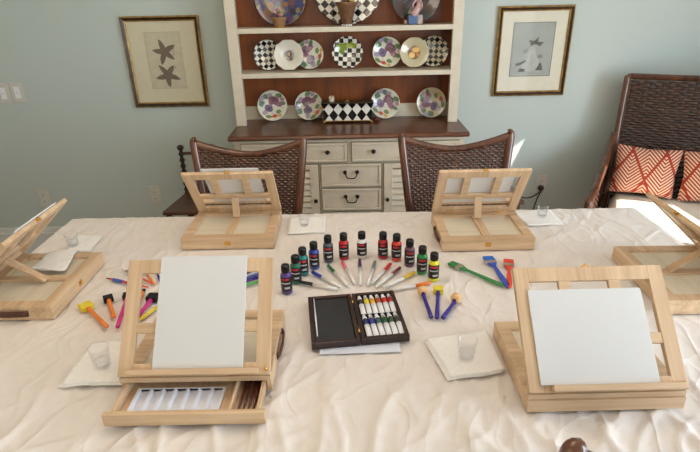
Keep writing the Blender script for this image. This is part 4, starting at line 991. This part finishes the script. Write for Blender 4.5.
# local: x along the back, -y towards the front
def yb(z): return -.14*(SHt-z)
def so(z): return [(.018, SW-.018)]
m = weave(so, .36, SHt-.012, lambda x_, z: yb(z)+.004, row=.014, stake=.03, thick=.0035)
for k in range(1, 44): m.tube([(k*.0296, yb(z)+.004, z) for z in (.36, .7, SHt-.02)], .003, 5, upv=(0, 1, 0))
m.build('woven_back', M['wicker_dark'], t)
m = MB().tube(catm([(0, yb(.0), 0), (0, yb(.35), .35), (0, yb(.7), .7), (0, yb(1.05), 1.05), (.004, 0, SHt-.006), (.02, 0, SHt)], 6), .0165, 12, upv=(0, 1, 0))
m.tube([(.015, 0, SHt), (SW-.015, 0, SHt)], .0165, 12, upv=(0, 1, 0)); m.tube([(SW, yb(z), z) for z in (0, .35, .7, SHt)], .0165, 12, upv=(0, 1, 0)); m.build('back_frame', M['dark_frame'], t)
for xx in (-.005, SW+.005):
    e_ = -1 if xx < 0 else 1
    sp_ = lambda y: xx+e_*.075*min(1, abs(y)/SDp)
    pts = catm([(sp_(q[0]), q[0], q[1]) for q in ((yb(.76), .78), (-.12, .71), (-.30, .625), (-.45, .575), (-SDp+.01, .56), (-SDp-.02, .53), (-SDp-.02, .40), (-SDp, .2), (-SDp, 0))], 6)
    arm = MB().tube(pts, .019, 12, upv=(1, 0, 0)).build('arm_frame', M['dark_frame'], t)
    m = MB(); n = 16; zz = .30; i = 0
    pl = [p for p in pts if p.y > -SDp+.0]
    def armtop(y):
        best = min(pl, key=lambda p: abs(p.y-y) + (0 if p.z > .5 else 9)); return best.z-.01
    while zz < .78:
        vs = []; cnt = 0
        ys = [yb(zz)-.01-(SDp+yb(zz)-.02)*k/n for k in range(n+1)]
        ys = [y_ for y_ in ys if armtop(y_) > zz]
        if len(ys) > 1:
            for k, y_ in enumerate(ys):
                o_ = .003*(1 if (k+i) % 2 else -1); xq = sp_(y_); vs += [(xq+o_-.002, y_, zz-.0065), (xq+o_+.002, y_, zz-.0065), (xq+o_+.002, y_, zz+.0065), (xq+o_-.002, y_, zz+.0065)]
            m.add(vs, [(k*4+q, k*4+(q+1) % 4, (k+1)*4+(q+1) % 4, (k+1)*4+q) for k in range(len(ys)-1) for q in range(4)], True)
        zz += .014; i += 1
    m.build('woven_side', M['wicker_dark'], arm)
MB().box(.018, SW-.018, -SDp, yb(.33), .28, .345).build('seat_frame', M['dark_frame'], t, .004)
m = MB(); nx_, ny_ = 40, 18; x0_, x1_, y0_, y1_ = .022, SW-.022, -SDp-.005, yb(.42)-.012
vs = []
for side in (0, 1):
    for j in range(ny_+1):
        for i in range(nx_+1):
            u_, v_ = i/nx_, j/ny_; ex = min(u_, 1-u_)*(x1_-x0_); ey = min(v_, 1-v_)*(y1_-y0_)
            r_ = .035; fx = min(1, ex/r_); fy = min(1, ey/r_); e_ = math.sqrt(max(0, 1-(1-fx)**2))*math.sqrt(max(0, 1-(1-fy)**2))
            hgt = .058*e_+.008*math.sin(PI*u_)*e_; vs.append((x0_+u_*(x1_-x0_), y0_+v_*(y1_-y0_), .408+(hgt if side else -hgt)))
fs = []
for side in (0, 1):
    o_ = side*(nx_+1)*(ny_+1)
    for j in range(ny_):
        for i in range(nx_): fs.append((o_+j*(nx_+1)+i, o_+j*(nx_+1)+i+1, o_+(j+1)*(nx_+1)+i+1, o_+(j+1)*(nx_+1)+i))
m.add(vs, fs, True); m.build('seat_cushion', M['seat_cloth'], t)
# pillow fabric: red and cream nested chevrons
N = NT('red and cream chevron fabric'); X = N.xyz(N.coord())
zig = N.math('PINGPONG', X[0], .080)
st_ = N.math('FRACT', N.math('DIVIDE', N.math('ADD', N.math('MULTIPLY', zig, 1.0), N.math('ADD', X[1], 3.0)), .0195))
stripe = N.math('GREATER_THAN', st_, .48)
e1 = N.math('LESS_THAN', N.math('PINGPONG', N.math('ADD', N.math('ADD', X[1], .04), N.math('MULTIPLY', zig, 1.9)), .152), .013)
e2 = N.math('LESS_THAN', N.math('PINGPONG', N.math('SUBTRACT', N.math('ADD', X[1], .04), N.math('MULTIPLY', zig, 1.9)), .152), .013)
edge = N.math('MAXIMUM', e1, e2)
f = N.math('MAXIMUM', stripe, edge)
nz = N.noise(N.coord(), 400, 1)
N.color(N.mix(f, lin((208, 180, 154)), N.mix(nz.outputs[0], lin((138, 38, 20)), lin((156, 52, 30))))); N.b.inputs['Roughness'].default_value = .9; pil_m = N.m
def pillow(label, lx, ly, lz, rz, tilt, w=.40, h_=.27, roll=0):
    n = 26; m = MB(); vs = []
    for side in (-1, 1):
        for j in range(n+1):
            for i in range(n+1):
                u_, v_ = 2*i/n-1, 2*j/n-1; e_ = (max(0, 1-u_**4)*max(0, 1-v_**4))**.55
                px_ = u_*w/2*(1-.07*(1-abs(v_))**1.2*abs(u_)); py_ = v_*h_/2*(1-.09*(1-abs(u_))**1.2*abs(v_))
                vs.append((px_, py_, side*.048*e_+.003*noise.noise(Vector((u_*3, v_*3, lx*7+side)))))
    for side in (0, 1):
        o_ = side*(n+1)**2
        for j in range(n):
            for i in range(n):
                q = (o_+j*(n+1)+i, o_+j*(n+1)+i+1, o_+(j+1)*(n+1)+i+1, o_+(j+1)*(n+1)+i); m.f.append(q if side else q[::-1]); m.mi.append(0); m.sm.append(True)
    m.v += vs
    o = m.build('throw_pillow', pil_m)
    o.matrix_world = Matrix.Translation(SL) @ Matrix.Rotation(SR, 4, 'Z') @ Matrix.Translation((lx, ly, lz)) @ Matrix.Rotation(rz, 4, 'Z') @ Matrix.Rotation(PI/2-tilt, 4, 'X') @ Matrix.Rotation(roll, 4, 'Z')
    tag(o, label, 'pillow', 'red and cream chevron pillows')
pillow('red and cream chevron pillow at the left end of the settee', .165, -.172, .614, R(3), R(10), .310, .262, R(-2))
pillow('red and cream chevron pillow right of the other, cut by the photo edge', .504, -.178, .619, R(-2), R(11), .34, .265, R(3))

# ------------------------------------------------------------------ colour management
sc.view_settings.view_transform = 'Standard'; sc.view_settings.look = 'None'; sc.view_settings.exposure = 0.08; sc.view_settings.gamma = 1; sc.view_settings.use_curve_mapping = False
sc.cycles.use_denoising = True; sc.cycles.max_bounces = 8; sc.cycles.transparent_max_bounces = 16; sc.cycles.sample_clamp_indirect = 6
